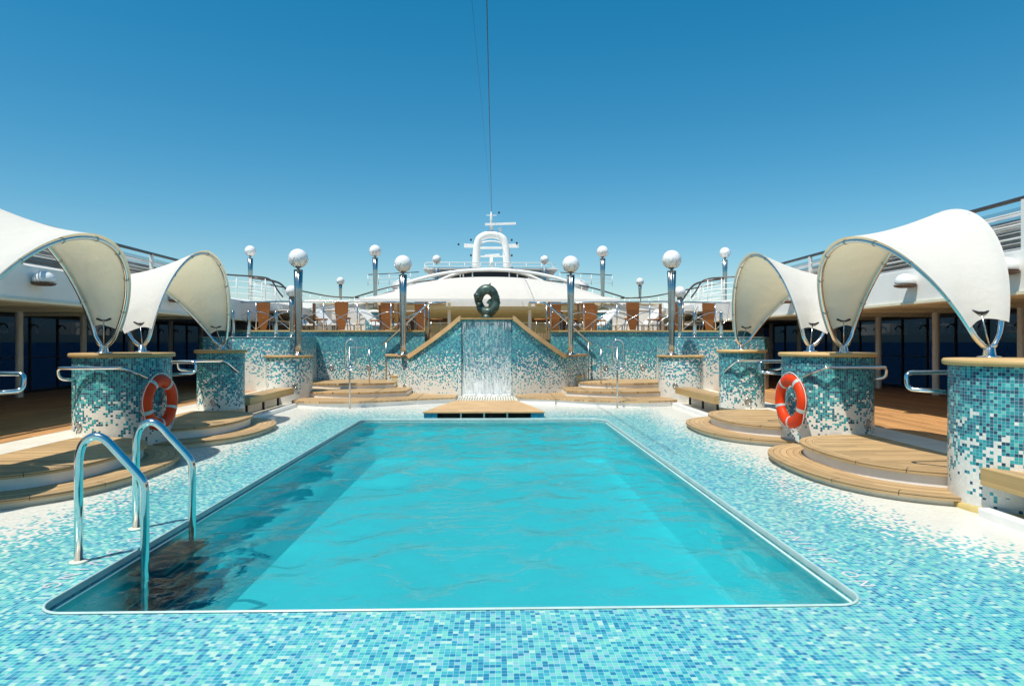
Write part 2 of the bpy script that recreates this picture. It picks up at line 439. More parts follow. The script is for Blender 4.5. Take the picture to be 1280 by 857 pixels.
# water surface
m=MB();NX,NY=210,400
WV=[]
rw=random.Random(11)
for k in range(64):
    lam=.105*(1.9**(rw.random()*3.6));a=rw.uniform(0,2*PI);kk=2*PI/lam
    WV.append((kk*math.cos(a),kk*math.sin(a),rw.uniform(0,6.28),.0056*lam**1.05))
def wz(x,y):
    wx=x+.06*noise.noise(Vector((x*2,y*2,1)));wy=y+.06*noise.noise(Vector((x*2,y*2,7)))
    g=.65+.7*abs(noise.noise(Vector((x*.6,y*.5,2))))+.35*noise.noise(Vector((x*1.7,y*1.4,5)))
    return WL+g*sum(A*math.sin(p*wx+q*wy+f) for p,q,f,A in WV)
def wf(u,v):
    x=PX0+.02+(PX1-PX0-.04)*u;y=PY0+.02+(PY1-PY0-.04)*v
    e=min(1,6*min(u,1-u,v,1-v)*4)
    # keep clear of the rounded corners
    r=.17 if v<.5 else .30;dx=max(0,r-(x-PX0),r-(PX1-x));dy=max(0,r-(y-PY0),r-(PY1-y))
    d=math.hypot(dx,dy)
    if dx>0 and dy>0 and d>r-.02:
        k=(r-.02)/d;sx=1 if x<0 else -1;sy=1 if v<.5 else -1
        x+=sx*dx*(1-k);y+=sy*dy*(1-k)
    return (x,y,WL+(wz(x,y)-WL)*e)
m.grid(wf,NX,NY)
w=m.build('pool_water',M_WATER,recalc=False);tag(w,kind='structure')

# raised side floors and walkways
for s in (-1,1):
    m=MB();m.box(s*4.78,s*5.75,-6,18.4,-.3,.22);tag(m.build('side_floor',M_STONE),kind='structure')
    m=MB();m.box(s*5.75,s*11.2,-6,26,-.3,.222);tag(m.build('walkway',M_CARPET),kind='structure')
m=MB();m.box(-12.5,12.5,-12,60,-21,-1.2);tag(m.build('ship_hull',M_WHITE),kind='structure')
for s in (-1,1):
    m=MB();m.box(s*11.2,s*12.0,-8,60,-1.2,.15);tag(m.build('outer_deck',M_WHITE),kind='structure')
m=MB();m.grid(lambda u,v:((u-.5)*60000,(v-.5)*60000,-22),60,60);tag(m.build('sea',M_SEA,recalc=False),kind='structure')
# terrace slab
m=MB();m.box(-7.6,7.6,18.75,40,-.5,1.70);m.box(-1.2,1.2,17.75,18.75,-.5,1.70);tag(m.build('terrace_floor',M_TEAKTERR),kind='structure')

SIDE={-1:'left',1:'right'}
# ------------------------------------------------------------------ pillars
def arcpath(p,rad=.05,n=5):
    # round the corners of a polyline
    P=[Vector(q) for q in p];o=[P[0]]
    for i in range(1,len(P)-1):
        a,b,c=P[i-1],P[i],P[i+1]
        d1=min(rad,(a-b).length*.45);d2=min(rad,(c-b).length*.45)
        s=b+(a-b).normalized()*d1;e=b+(c-b).normalized()*d2
        for k in range(n+1):
            t=k/n;o.append((1-t)**2*s+2*t*(1-t)*b+t*t*e)
    o.append(P[-1]);return o
def ringlight(parent,c,nrm,r=.055):
    c=Vector(c);nrm=Vector(nrm).normalized();u=nrm.cross(Vector((0,0,1))).normalized();v=u.cross(nrm)
    m=MB();m.tube([c+(u*math.cos(a)+v*math.sin(a))*r for a in [2*PI*k/16 for k in range(16)]],.014,8,closed=True)
    L=m.build('recessed_light',M_STEEL,parent)
    m=MB();m.add([c+nrm*.004+(u*math.cos(a)+v*math.sin(a))*r*.85 for a in [2*PI*k/16 for k in range(16)]],[tuple(range(16))])
    m.build('lens',plain('light_lens',(.3,.3,.28),.15) if 'light_lens' not in MATS else MATS['light_lens'],L)
TOPZ=1.30
def pillar(s,y,r,z0,label,rails,light=None,x=4.87):
    cx=s*x
    t=thing('mosaic_pillar',(cx,y,z0),label,'pillar','mosaic pillars carrying the sun sails')
    m=MB();m.lathe([(r,z0),(r,.6),(r,1.0),(r,TOPZ-.055)],cx,y,64,cap=False)
    m.build('tiled_drum',M_PILLAR,t)
    m=MB();m.lathe([(r-.02,TOPZ-.056),(r+.03,TOPZ-.056),(r+.045,TOPZ-.045),(r+.045,TOPZ-.012),(r+.033,TOPZ),(.01,TOPZ)],cx,y,64)
    m.build('teak_cap',M_TEAKCAP,t)
    if z0<.1:
        m=MB();m.lathe([(r+.02,z0-.01),(r+.02,z0+.045),(r,z0+.055)],cx,y,64,cap=False);m.build('skirting',plain('yellow_skirting',(.55,.42,.16),.4) if 'yellow_skirting' not in MATS else MATS['yellow_skirting'],t)
    for rp in rails:
        m=MB();P=[(cx+s*a*.955,y+b*.955,1.45+(c-1.45)*.955) for a,b,c in rp];m.tube(arcpath(P,.06),.021,12)
        m.build('handrail',M_CHROME,t)
    if light:
        a,z=light
        nx,ny=s*math.cos(a),math.sin(a);ringlight(t,(cx+nx*(r+.004),y+ny*(r+.004),z),(nx,ny,0))
    return t
RF2=[(-.52,-.36,.95),(-.36,-.66,1.10),(.50,-.66,1.10),(.50,-.62,.955),(.36,-.50,.93)]
RB2=[(-.50,.38,.96),(-.74,.60,.975),(-.74,.62,1.14),(.3,.68,1.14),(.2,.58,1.0)]
RF1=[(-.40,-.18,.87),(-.28,-.50,1.09),(.60,-.50,1.09),(.60,-.45,.93),(.36,-.24,.90)]
for s in (-1,1):
    d=SIDE[s]
    pillar(s,5.58,.59,-.001,f'near {d} teal and white mosaic pillar, closest to the camera and cut by the {d} edge of the picture',[RF2,RB2] if s<0 else [RB2])
    pillar(s,9.05,.59,-.001,f'wide teal mosaic pillar on the {d} with an orange lifebuoy hung on it',[RF2,RB2],(R(-62),.36))
    pillar(s,12.22,.41,.215,f'narrow teal mosaic pillar on the {d}, farthest of its side, under the small end of a sail',[RF1],(R(-95),.36))

# ------------------------------------------------------------------ sun sails
def canopy(s,y0,y1,label,HL):
    X=4.87;yc=(y0+y1)/2;a=(y1-y0)/2
    t=thing('sun_sail',(s*X,yc,TOPZ),label,'sun sail','white sun sails over the side platforms')
    z0=TOPZ+.075
    def hoop(side,th):   # side -1: towards the pool, +1 outboard
        h,lean=HL[0] if side<0 else HL[1]
        sy=-math.cos(th)*a; k=max(0,math.sin(th))
        x=X+side*(lean*k+.075*min(1,k/.10)**.5)
        return Vector((s*x,yc+sy,z0+h*k))
    for side in (-1,1):
        P=[]
        for i in range(97):
            th=PI*i/96;P.append(hoop(side,th))
        m=MB();m.tube(P,.026,12);h=m.build('hoop',M_CHROME,t)
        for i in range(6,44,6):      # lacing clips
            th=PI*i/48;p=hoop(side,th);q=hoop(side,th+.01);dd=(q-p).normalized()
            m=MB();m.tube([p-dd*.01,p+dd*.01],.033,8);m.build('lacing_clip',M_STEEL,h)
    def fab(u,v):
        th=.17+(PI-.34)*u
        A=hoop(-1,th);B=hoop(1,th)
        v2=v
        p=A.lerp(B,v2); w=4*v2*(1-v2)
        c=Vector((s*X,yc,z0+.3))
        p.z-=.05*w*math.sin(th)
        p.y+= (yc-p.y)*.05*w*w
        o=Vector((0,p.y-yc,(p.z-z0-.2)));o.normalize();o*=.046;o.x=s*(-1 if v<.5 else 1)*.034*abs(2*v-1)**2
        p+=o
        return p
    # scalloped lower ends
    def fab2(u,v):
        e=.018*math.sin(PI*v)
        return fab(e+(1-2*e)*u,v)
    m=MB();m.grid(fab2,64,20);fb=m.build('fabric',M_FABRIC,t)
    for yy,sg in ((y0,1),(y1,-1)):
        m=MB();m.lathe([(.10,TOPZ),(.10,TOPZ+.012),(.055,TOPZ+.02),(.045,z0+.02),(.01,z0+.03)],s*X,yy,20);m.build('foot',M_CHROME,t)
        th=.2 if sg>0 else PI-.2
        p=fab2(0.02 if sg>0 else .98,.5)
        m=MB();m.tube([p+Vector((s*-.09,0,.01)),p+Vector((s*-.03,-.01*sg,-.012)),p+Vector((s*.03,-.01*sg,-.012)),p+Vector((s*.09,0,.01))],.013,8)
        m.build('tension_plate',M_DARK,t)
        m=MB();m.tube([p,Vector((s*X,yy,z0+.03))],.008,6);m.build('tension_rod',M_STEEL,t)
    return t
YA=(6.03,8.60);YB=(9.52,12.22)
HA=((1.21,.60),(1.52,.34));HB=((1.52,.26),(1.12,.74))
canopy(1,*YA,'biggest white sun sail on the right, rising from the nearest right pillar',HA)
canopy(1,*YB,'right sun sail behind the biggest one, ending above the narrow right pillar',HB)
canopy(-1,*YA,'white sun sail cut off by the left edge of the picture',HA)
canopy(-1,*YB,'left sun sail behind the cut off one, ending above the narrow left pillar',HB)

# ------------------------------------------------------------------ lifebuoys
def lifebuoy(s,label):
    c=Vector((s*4.18,8.66,.655));t=thing('lifebuoy',c,label,'lifebuoy','orange lifebuoys hung on the wide pillars')
    az=R(184) if s>0 else R(-4)
    nr=Vector((math.cos(az),math.sin(az),0));u=nr.cross(Vector((0,0,1)));v=Vector((0,0,1))
    Rm,rt=.285,.078
    def P(a,b,rr=rt): 
        d=u*math.cos(a)+v*math.sin(a); return c+d*(Rm+rr*math.cos(b))+nr*rr*.78*math.sin(b)
    def torus(a0,a1,na,rr,full):
        m=MB();vs=[];nb=18
        for i in range(na+(0 if full else 1)):
            a=a0+(a1-a0)*i/na
            for j in range(nb): vs.append(P(a,2*PI*j/nb,rr))
        fs=[]
        for i in range(na):
            k=(i+1)%na if full else i+1
            for j in range(nb): fs.append((i*nb+j,i*nb+(j+1)%nb,k*nb+(j+1)%nb,k*nb+j))
        m.add(vs,fs,smooth=True);return m
    torus(0,2*PI,64,rt,True).build('ring',M_ORANGE,t)
    for k in range(5):
        a=R(90+72*k+36);torus(a-.075,a+.075,4,rt+.003,False).build('strap',M_STRAP,t)
    pts=[]
    for i in range(81):
        a=2*PI*i/80; ph=(a-R(126))%(R(72)); sag=math.sin(PI*ph/R(72))
        d=u*math.cos(a)+v*math.sin(a); pts.append(c+d*(Rm+rt+.006+.035*sag)+nr*.01+Vector((0,0,-.02*sag)))
    m=MB();m.tube(pts[:-1],.006,6,closed=True);m.build('grab_rope',M_ROPE,t)
    return t
lifebuoy(1,'orange lifebuoy with silver straps on the wide mosaic pillar right of the pool')
lifebuoy(-1,'orange lifebuoy with silver straps on the wide mosaic pillar left of the pool')

# ------------------------------------------------------------------ round teak platforms
def half_ell(s,cx,cy,ax,ay,n=40,e=2.5,xout=5.1):
    pts=[]
    for k in range(n+1):
        a=R(90)+R(180)*k/n
        c,q=math.cos(a),math.sin(a)
        x=cx+ax*(-abs(c)**(2/e)); y=cy+ay*(abs(q)**(2/e))*(1 if q>=0 else -1)
        pts.append((s*x,y))
    pts=[(s*xout,cy+ay)]+pts+[(s*xout,cy-ay)]
    return pts
def ring_band(m,outer,inner,z,w0=0):
    n=len(outer);L=[0]
    for i in range(1,n): L.append(L[-1]+math.dist(outer[i-1],outer[i]))
    vs=[(x,y,z) for x,y in outer]+[(x,y,z) for x,y in inner]
    fs=[];uv=[]
    for i in range(n-1):
        d0=math.dist(outer[i],inner[i]);d1=math.dist(outer[i+1],inner[i+1])
        fs.append((i,i+1,n+i+1,n+i));uv.append([(L[i],.012),(L[i+1],.012),(L[i+1],.012+d1),(L[i],.012+d0)])
    m.add(vs,fs,uv)
def scale_poly(cx,cy,poly,dx,dy,s):
    return [(s*(cx+(s*x-cx)*dx),cy+(y-cy)*dy) for x,y in poly]
def platform(s,cy,label,ay=1.62):
    t=thing('teak_platform',(s*4.6,cy,0),label,'platform','two step teak platforms beside the pool')
    cx=4.88 if cy<9 else 4.80
    lo=half_ell(s,cx,cy,1.42,ay)
    ls=half_ell(s,cx,cy,1.36,ay-.06)
    hi=half_ell(s,cx,cy,1.07,ay-.34);hs=half_ell(s,cx,cy,1.03,ay-.38);hin=half_ell(s,cx,cy,.92,ay-.49)
    m=MB();m.prism(ls,-.01,.055);m.build('skirt',M_SKIRT,t)
    m=MB()
    m.prism(lo,.055,.092,top=False);ring_band(m,lo,half_ell(s,cx,cy,.98,ay-.43),.092)
    m.build('lower_step',M_TEAKUV,t,)
    m=MB();m.prism(hs,.085,.205);m.build('riser',M_RISER,t)
    m=MB();m.prism(hi,.205,.240,top=False);ring_band(m,hi,hin,.240)
    m.build('edge_board',M_TEAKUV,t)
    m=MB();m.prism(hin,.215,.238);m.build('top_planks',M_TEAKX,t)
    # joints between edge boards
    m=MB()
    for poly,z in ((lo,.092),(hi,.240)):
        n=len(poly)
        for k in (8,14,20,26,32,38):
            if k+1>=n: continue
            a=Vector((*poly[k],0));b=Vector((*poly[k+1],0));d=(b-a).normalized();nn=Vector((d.y,-d.x,0))
            if nn.dot(Vector((s*cx,cy,0))-a)<0: nn=-nn
            c0=a-nn*.002;c1=a+nn*.10
            m.add([c0+Vector((0,0,z-.034))-d*.003,c0+Vector((0,0,z-.034))+d*.003,c0+Vector((0,0,z+.002))+d*.003,c0+Vector((0,0,z+.002))-d*.003,
                   c1+Vector((0,0,z+.002))+d*.003,c1+Vector((0,0,z+.002))-d*.003],[(0,1,2,3),(3,2,4,5)])
    m.build('board_joint',M_DARK,t)
    return t
for s in (-1,1):
    d=SIDE[s]
    platform(s,7.13,f'rounded two step teak platform on the {d} between the near and the lifebuoy pillar')
    platform(s,10.33,f'rounded two step teak platform on the {d} between the lifebuoy and the narrow pillar',1.58)

# ------------------------------------------------------------------ benches and kerbs
def bench(s,y0,y1,label,x0=4.25,x1=4.85):
    t=thing('teak_bench',(s*(x0+x1)/2,(y0+y1)/2,0),label,'bench')
    m=MB();m.box(s*(x0+.02),s*x1,y0,y1,.385,.402);m.build('seat_planks',M_TEAKY,t)
    m=MB();m.box(s*x0,s*(x0+.035),y0-.01,y1+.01,.26,.405);m.box(s*(x0+.035),s*x1,y0-.012,y0+.02,.26,.3845);m.box(s*(x0+.035),s*x1,y1-.02,y1+.012,.26,.3845);m.build('side_board',M_TEAKCAP,t,bevel=.006)
    k=y0+.25
    while k<y1:
        m=MB();m.box(s*(x0+.15),s*(x0+.19),k,k+.04,.05,.38);m.build('leg',M_DARK,t);k+=.9
    return t
bench(1,2.6,5.32,'teak bench cut off by the right edge beside the nearest right pillar')
bench(1,12.35,15.0,'low teak bench on the right between the narrow pillar and the lamp drum',x0=4.38,x1=4.78)
bench(-1,12.35,15.0,'low teak bench on the left between the narrow pillar and the lamp drum',x0=4.38,x1=4.78)
def kerb(s,y0,y1,label):
    m=MB();m.box(s*4.22,s*4.34,y0,y1,-.01,.075)
    o=m.build('white_kerb',M_RISER,origin=(s*4.1,(y0+y1)/2,0),bevel=.012);tag(o,label,'kerb','white kerbs under the benches')
kerb(1,2.3,5.32,'white kerb under the bench at the right edge of the picture')
kerb(1,12.1,15.2,'white kerb under the far right bench')
kerb(-1,12.1,15.2,'white kerb under the far left bench')

# ------------------------------------------------------------------ pool ladder
t=thing('pool_ladder',(-2.55,4.72,0),'polished steel pool ladder with two bent handrails at the near left corner','ladder')
for y,xb in ((4.36,-2.53),(5.12,-2.57)):
    P=[(xb,y,0),(xb,y,.70),(xb+.03,y,.79),(xb+.10,y,.835),(xb+.17,y,.815),(xb+.41,y-.0,.55),(xb+.43,y,.50),(xb+.43,y,-.9)]
    m=MB();m.tube(arcpath(P,.06,6),.0265,16);m.build('handrail',M_CHROME,t)
    m=MB();m.lathe([(.055,.002),(.055,.010),(.04,.016),(.027,.016)],xb,y,20);m.build('base_flange',M_SKIRT,t)
for k in range(6):
    z=-.085-.12*k
    m=MB();m.box(-2.235,-2.0,4.40,5.10,z-.025,z);m.build('tread',M_TREAD,t,bevel=.006)

# ------------------------------------------------------------------ deck lettering
def letters(s):
    d=Vector((0,1 if s>0 else -1,0))
    t=thing('deck_lettering',(s*2.42,4.42,0),f'white NO DIVING letters set in the deck along the {SIDE[s]} pool edge','lettering')
    txt='NO DIVING';pos=-.62
    for c in txt:
        if c==' ': pos+=.12;continue
        cu=bpy.data.curves.new('txt','FONT');cu.body=c;cu.size=.135;cu.extrude=.001;cu.offset=.001
        o=bpy.data.objects.new('txt',cu);COL.objects.link(o)
        dg=bpy.context.evaluated_depsgraph_get();me=bpy.data.meshes.new_from_object(o.evaluated_get(dg));bpy.data.objects.remove(o)
        q=bpy.data.objects.new('letter',me);COL.objects.link(q);me.materials.clear();me.materials.append(M_LETTER);q.parent=t
        q.location=(s*.05,d.y*pos,.003);q.rotation_euler=(0,0,R(90)*s)
        pos+=.085 if c=='I' else .15
letters(1);letters(-1)

# ------------------------------------------------------------------ cascade platform at the pool end
t=thing('cascade_platform',(0,13.4,0),'teak topped cascade box at the far pool edge below the waterfall','platform')
fr_w,bk_w,y0,y1=1.16,.70,12.36,14.75
m=MB();m.prism([(-fr_w,y0),(fr_w,y0),(bk_w,y1),(-bk_w,y1)],.098,.128);m.build('teak_top',M_WAVY,t,bevel=.004)
m=MB()
m.prism([(-fr_w+.06,y0+.35),(fr_w-.06,y0+.35),(bk_w-.04,y1-.03),(-bk_w+.04,y1-.03)],.0,.0965);m.build('core',M_DARK,t)
m=MB()
plain('aqua_tile_plain',(.03,.28,.42),.2,var=.25,scale=25)
for q in (-1,1):
    m=MB();m.box(q*(fr_w-.27),q*(fr_w-.02),y0+.03,y0+.36,-.14,.0965);m.build('end_block',MATS['aqua_tile_plain'],t)
for x in (-.44,0,.44):
    m=MB();m.box(x-.015,x+.015,y0+.04,y0+.34,-.1,.0965);m.build('divider',M_STEEL,t)
m=MB();m.box(-.68,.68,14.79,16.2,.0,.10);m.build('plinth',M_SKIRT,t)
m=MB()
for i in range(22):
    x=-.64+i*.061;m.box(x-.012,x+.012,14.80,15.9,.101,.112)
m.build('grating',M_GRATE,t)

# ------------------------------------------------------------------ curved waterfall wall
def front_y(x): return 16.32+.17*x*x if abs(x)<2.05 else 16.32+.17*2.05**2+(abs(x)-2.05)*1.15
def top_z(x):
    x=abs(x)
    if x<=.70: return 2.02
    if x>=2.02: return 1.06
    k=(x-.70)/(2.02-.70); return 2.02+(1.06-2.02)*(k**.88) if k>0 else 2.02
t=thing('waterfall_wall',(0,16.6,0),'curved mosaic wall with stepped down sides that the waterfall runs over','wall')
def wall_strip(xs,th,zoff=0,yo=0,zb=.0):
    m=MB();L=0;prev=None;vs=[];fs=[];uv=[]
    for i,x in enumerate(xs):
        y=front_y(x)+yo
        if prev: L+=math.dist(prev,(x,y))
        prev=(x,y);z=top_z(x)+zoff
        vs+=[(x,y,zb),(x,y,z),(x,y+th,z),(x,y+th,zb)]
        if i:
            b=(i-1)*4;c=i*4
            q=[L,L-0]
            for a,e in ((0,1),(1,2),(2,3)):
                fs.append((b+a,c+a,c+e,b+e))
                l0=math.dist((xs[i-1],front_y(xs[i-1])),(xs[i],front_y(xs[i])))
                uv.append([(L-l0,vs[b+a][2]),(L,vs[c+a][2]),(L,vs[c+e][2]),(L-l0,vs[b+e][2])])
    m.add(vs,fs,uv);k=len(vs);m.add(vs[:4],[(0,1,2,3)],[[(0,vs[0][2]),(0,vs[1][2]),(-th,vs[1][2]),(-th,vs[0][2])]]);m.add(vs[-4:],[(3,2,1,0)],[[(-th,vs[0][2]),(-th,vs[-3][2]),(0,vs[-3][2]),(0,vs[0][2])]])
    return m
xsL=[-2.72+ (2.72-.64)*i/40 for i in range(41)]
wall_strip(xsL,.30).build('left_wing',M_DRUM,t)
wall_strip([-x for x in xsL[::-1]],.30).build('right_wing',M_DRUM,t)
wall_strip([-.6395+1.279*i/10 for i in range(11)],.22,-.012,.07).build('centre_panel',M_DRUM,t)
for s in (-1,1):
    # sloping teak coping
    m=MB();xs=[s*(.66+(2.06-.66)*i/20) for i in range(21)]
    vs=[];fs=[]
    for i,x in enumerate(xs):
        y=front_y(x);z=top_z(x)
        vs+=[(x,y-.06,z-.045),(x,y-.06,z+.085),(x,y+.36,z+.085),(x,y+.36,z-.045)]
        if i:
            b=(i-1)*4;c=i*4
            fs+=[(b+a,c+a,c+(a+1)%4,b+(a+1)%4) for a in range(4)]
    fs+=[(0,1,2,3),(len(vs)-1,len(vs)-2,len(vs)-3,len(vs)-4)]
    m.add(vs,fs);m.build('sloping_cap',M_WAVY,t)
    m=MB()
    pl=[(s*2.065,front_y(2.065)-.05),(s*2.78,front_y(2.78)-.05),(s*2.78,front_y(2.78)+.4),(s*2.065,front_y(2.065)+.4)]
    m.prism(pl,1.063,1.115);m.build('flat_cap',M_WAVY,t)
    for x,z in ((2.62,.55),(2.15,.28)):
        y=front_y(x);ringlight(t,(s*x,y-.006,z),(s*.6,-1,0),.05)
m=MB();m.box(-.655,.655,front_y(0)+.02,front_y(0)+.46,2.01,2.05);m.build('top_sill',M_TEAKCAP,t)
m=MB()
m.grid(lambda u,v:(-.61+1.22*u,front_y(0)+.045-.05*(1-v)**1.5+.01*noise.noise(Vector((u*9,v*3,0))),.03+v*1.93),40,40)
tag(m.build('waterfall',M_FALL,recalc=False,origin=(0,16.3,0)),'thin sheet of white falling water in the middle of the curved mosaic wall','waterfall',kind='stuff')
# foam where it lands
m=MB()
for i in range(90):
    x=random.uniform(-.6,.6);y=front_y(0)-random.uniform(.0,.12);r=random.uniform(.01,.028)
    m.ball((x,y,.105+random.random()*.02),r,8,5)
tag(m.build('foam',plain('foam',(.88,.9,.9),.4),origin=(0,16.2,.1)),'white foam at the foot of the waterfall','foam',kind='stuff')

# plinth of timber and step flights
def bez(pts,n=14):
    P=[Vector((*p,0)) for p in pts];o=[]
    for k in range(n+1):
        t_=k/n
        q=(1-t_)**2*P[0]+2*t_*(1-t_)*P[1]+t_*t_*P[2];o.append((q.x,q.y))
    return o
for s in (-1,1):
    d=SIDE[s]
    t=thing('curved_steps',(s*3.2,16,0),f'three curved teak and white steps up to the terrace on the {d}','steps')
    specs=[((4.36,14.75),(3.1,13.9),(1.62,15.2),.13,-.01),((4.52,15.85),(3.3,14.95),(1.95,15.9),.26,.13),((4.72,17.1),(3.5,16.1),(2.42,17.0),.39,.26)]
    for i,(a,b,c,z,zb) in enumerate(specs):
        cv=bez([(s*a[0],a[1]),(s*b[0],b[1]),(s*c[0],c[1])])
        back=[(s*c[0],18.45),(s*a[0],18.45)]
        cv2=[(x,y+.03) for x,y in cv]
        m=MB();m.prism(cv2+[(x*1.,y) for x,y in back],zb,z-.036);m.build('riser',M_RISER,t)
        if i==0: cvt=cv+[(s*1.2,15.55),(s*.82,15.75),(s*.82,16.4),(s*c[0],16.9)]+back[1:]
        m=MB();m.prism(cv+back,z-.036,z);m.build('tread',M_TEAKX,t)
    m=MB();m.prism([(s*1.61,15.15),(s*.76,15.62),(s*.76,16.5),(s*1.61,16.9)],-.01,.095);m.build('plinth',M_RISER,t)
    m=MB();m.prism([(s*1.61,15.13),(s*.74,15.60),(s*.74,16.5),(s*1.61,16.9)],.095,.125);m.build('plinth_board',M_TEAKX,t)
    # hoop handrail in the middle of the flight
    t=thing('hoop_handrail',(s*3.17,14.5,.13),f'slender chrome loop handrail standing on the {d} steps','handrail')
    q0=at(438 if s<0 else 773,441,14.22);X=q0.x;yl=14.22;w=.115
    P=[]
    for k in range(9):
        a=PI+PI*k/8;P.append((X+w*math.cos(a),yl,.96+w*math.sin(a)))
    for k in range(9):
        a=PI*k/8;P.append((X+w*math.cos(a),yl+.05,1.39+w*math.sin(a)))
    m=MB();m.tube(P,.017,10,closed=True);m.build('loop',M_CHROME,t)
    m=MB();m.tube([(X-.02,yl+.02,0),(X-.02,yl+.02,1.34)],.019,12);m.build('post',M_STEEL,t)
    m=MB();m.tube([(X-w,yl,.90),(X+w,yl,.90)],.012,8);m.build('crossbar',M_CHROME,t)
    m=MB();m.tube([(X-.02,16.45,.39),(X-.02,16.45,1.3)],.015,10);m.build('post',M_STEEL,t)
    m=MB();m.tube([(X-.02,yl+.02,1.34),(X-.02,16.45,1.3)],.012,10);m.build('rail',M_CHROME,t)
    # stairs behind the waterfall wall
    t=thing('terrace_stair',(s*1.9,17.9,0),f'narrow teak stair behind the {d} wing of the waterfall wall','stairs')
    nst=8
    for k in range(nst):
        xa=2.55-k*.19;z1=.39+(k+1)*.164
        m=MB();m.box(s*(xa-.19*(1)),s*(xa),17.42,18.45,.0,z1-.03);m.build('riser',M_CREAM,t)
        m=MB();m.box(s*(xa-.19),s*(xa+.02),17.41,18.455,z1-.03,z1);m.build('tread',M_TEAKCAP,t)
    a=Vector((s*2.95,18.36,1.36));b=Vector((s*1.66,18.36,2.53))
    t=thing('stair_handrail',(s*2.3,18.36,.39),f'sloping steel handrail of the {d} terrace stair','handrail')
    m=MB();m.tube(arcpath([a,b,b+Vector((-s*.5,0,.02))],.1),.028,12);m.build('rail',M_CHROME,t)
    for k in (.08,):
        p=a.lerp(b,k);m=MB();m.tube([p,(p.x,p.y,.39)],.02,8);m.build('post',M_STEEL,t)
    m=MB();m.tube([b,(b.x,b.y,1.7)],.02,8);m.build('post',M_STEEL,t)

# ------------------------------------------------------------------ terrace walls
def tall_wall(name,plan,z0,z1,mat,label,cap=True,capmat=None,thick=.3,origin=None,lights=()):
    # plan: open polyline, thickness goes to +Y
    t=thing(name,(sum(p[0] for p in plan)/len(plan),plan[0][1],z0),label,'wall')
    back=[(x,y+thick) for x,y in plan[::-1]]
    m=MB();m.prism(plan+back,z0,z1);m.build('tiled_face',mat,t)
    if cap:
        pl=[(x,y-.05) for x,y in plan];bk=[(x,y+thick+.02) for x,y in plan[::-1]]
        m=MB();m.prism(pl+bk,z1+.002,z1+.045);m.build('coping',capmat or M_TEAKCAP,t)
    for x,y,z in lights: ringlight(t,(x,y-.006,z),(0,-1,0),.06)
    return t
for s in (-1,1):
    d=SIDE[s]
    tall_wall('terrace_wall',[(s*1.78,18.48),(s*7.55,18.48)],.0,1.73,M_WALL,f'long teal mosaic terrace wall with teak coping behind the {d} steps',lights=[(s*4.4,18.48,.72),(s*3.35,18.48,.72)])
    pl=[(s*4.80,16.75),(s*4.95,16.55),(s*5.3,16.45),(s*6.6,16.45),(s*7.15,16.6),(s*7.4,16.95),(s*7.45,17.6),(s*7.45,18.44),(s*4.80,18.44)]
    t=thing('side_wall',(s*6.1,16.5,.2),f'pale lower mosaic wall block in front of the {d} end of the terrace','wall')
    m=MB();m.prism(pl,.1,1.555);m.build('tiled_face',M_SIDEWALL,t)
    m=MB();m.prism([(x+(0),y-.012) for x,y in pl],1.557,1.575);m.build('ledge_top',plain('pale_ledge',(.30,.45,.50),.3) if 'pale_ledge' not in MATS else MATS['pale_ledge'],t)
    # low drum with lamp
    t=thing('low_drum',(s*4.72,15.75,.2),f'low half round mosaic drum carrying a globe lamp on the {d}','planter drum')
    m=MB();m.lathe([(.53,.0),(.53,.5),(.53,1.075)],s*4.72,15.75,48,cap=False);m.build('tiled_body',M_DRUMLOW,t)
    m=MB();m.lathe([(.5,1.076),(.57,1.078),(.575,1.11),(.56,1.125),(.01,1.125)],s*4.72,15.75,48);m.build('teak_cap',M_TEAKCAP,t)
    a=R(-60);ringlight(t,(s*(4.72-.53*math.cos(a)),15.75+.535*math.sin(a),.42),(-s*math.cos(a),math.sin(a),0),.05)

# ------------------------------------------------------------------ globe lamps
lp=thing('globe_lamp',(0,0,0),'x','lamp','globe lamps on tall steel posts')
H=2.0
m=MB();m.lathe([(.062,0),(.065,.3),(.072,.9),(.086,1.5),(.10,H)],0,0,32,flute=.28);m.build('post',M_STEEL,lp)
m=MB();m.lathe([(.13,0),(.13,.02),(.09,.05),(.078,.05)],0,0,24);m.build('base',M_STEEL,lp)
m=MB();m.lathe([(.03,H),(.03,H+.04),(.07,H+.06),(.155,H+.12),(.165,H+.14),(.15,H+.145)],0,0,28);m.build('cup',M_STEEL,lp)
m=MB();m.ball((0,0,H+.27),.215,32,20);gl=m.build('globe',M_GLOBE,lp)
m=MB()   # thin wire net on the globe
for k in range(8):
    a0=2*PI*k/8
    for sg in (-1,1):
        P=[]
        for i in range(9):
            e=-1.1+.125*i*1.1;a=a0+sg*.11*i*.8
            P.append((.217*math.cos(e)*math.cos(a),.217*math.cos(e)*math.sin(a),H+.27+.217*math.sin(e)))
        m.tube(P,.0022,4)
m.build('wire_net',M_STEEL,gl)
LAMPS=[]
def place(px,py,Y,rad,zbase,label):
    p=at(px,py,Y);k=rad/.215
    loc=(p.x,p.y,zbase)
    # scale so that the globe centre is at p.z with its radius
    return loc,p.z
def lamp(x,y,zb,zg,rad,label,first=[True]):
    k=rad/.215
    if first[0]:
        r=lp;first[0]=False;r['label']=label
    else: r=dup(lp,(0,0,0),label)
    r.location=(x,y,zb);r.scale=(k,k,(zg-zb)/(H+.27))
    # keep the globe round: undo the vertical stretch on globe and cup
    kz=(zg-zb)/(H+.27)
    for c in [q for q in bpy.data.objects if q.parent==r]:
        if c.name.startswith(('globe','cup')):
            c.scale=(1,1,k/kz);c.location=(0,0,(H+.27)*(1-k/kz))
    return r
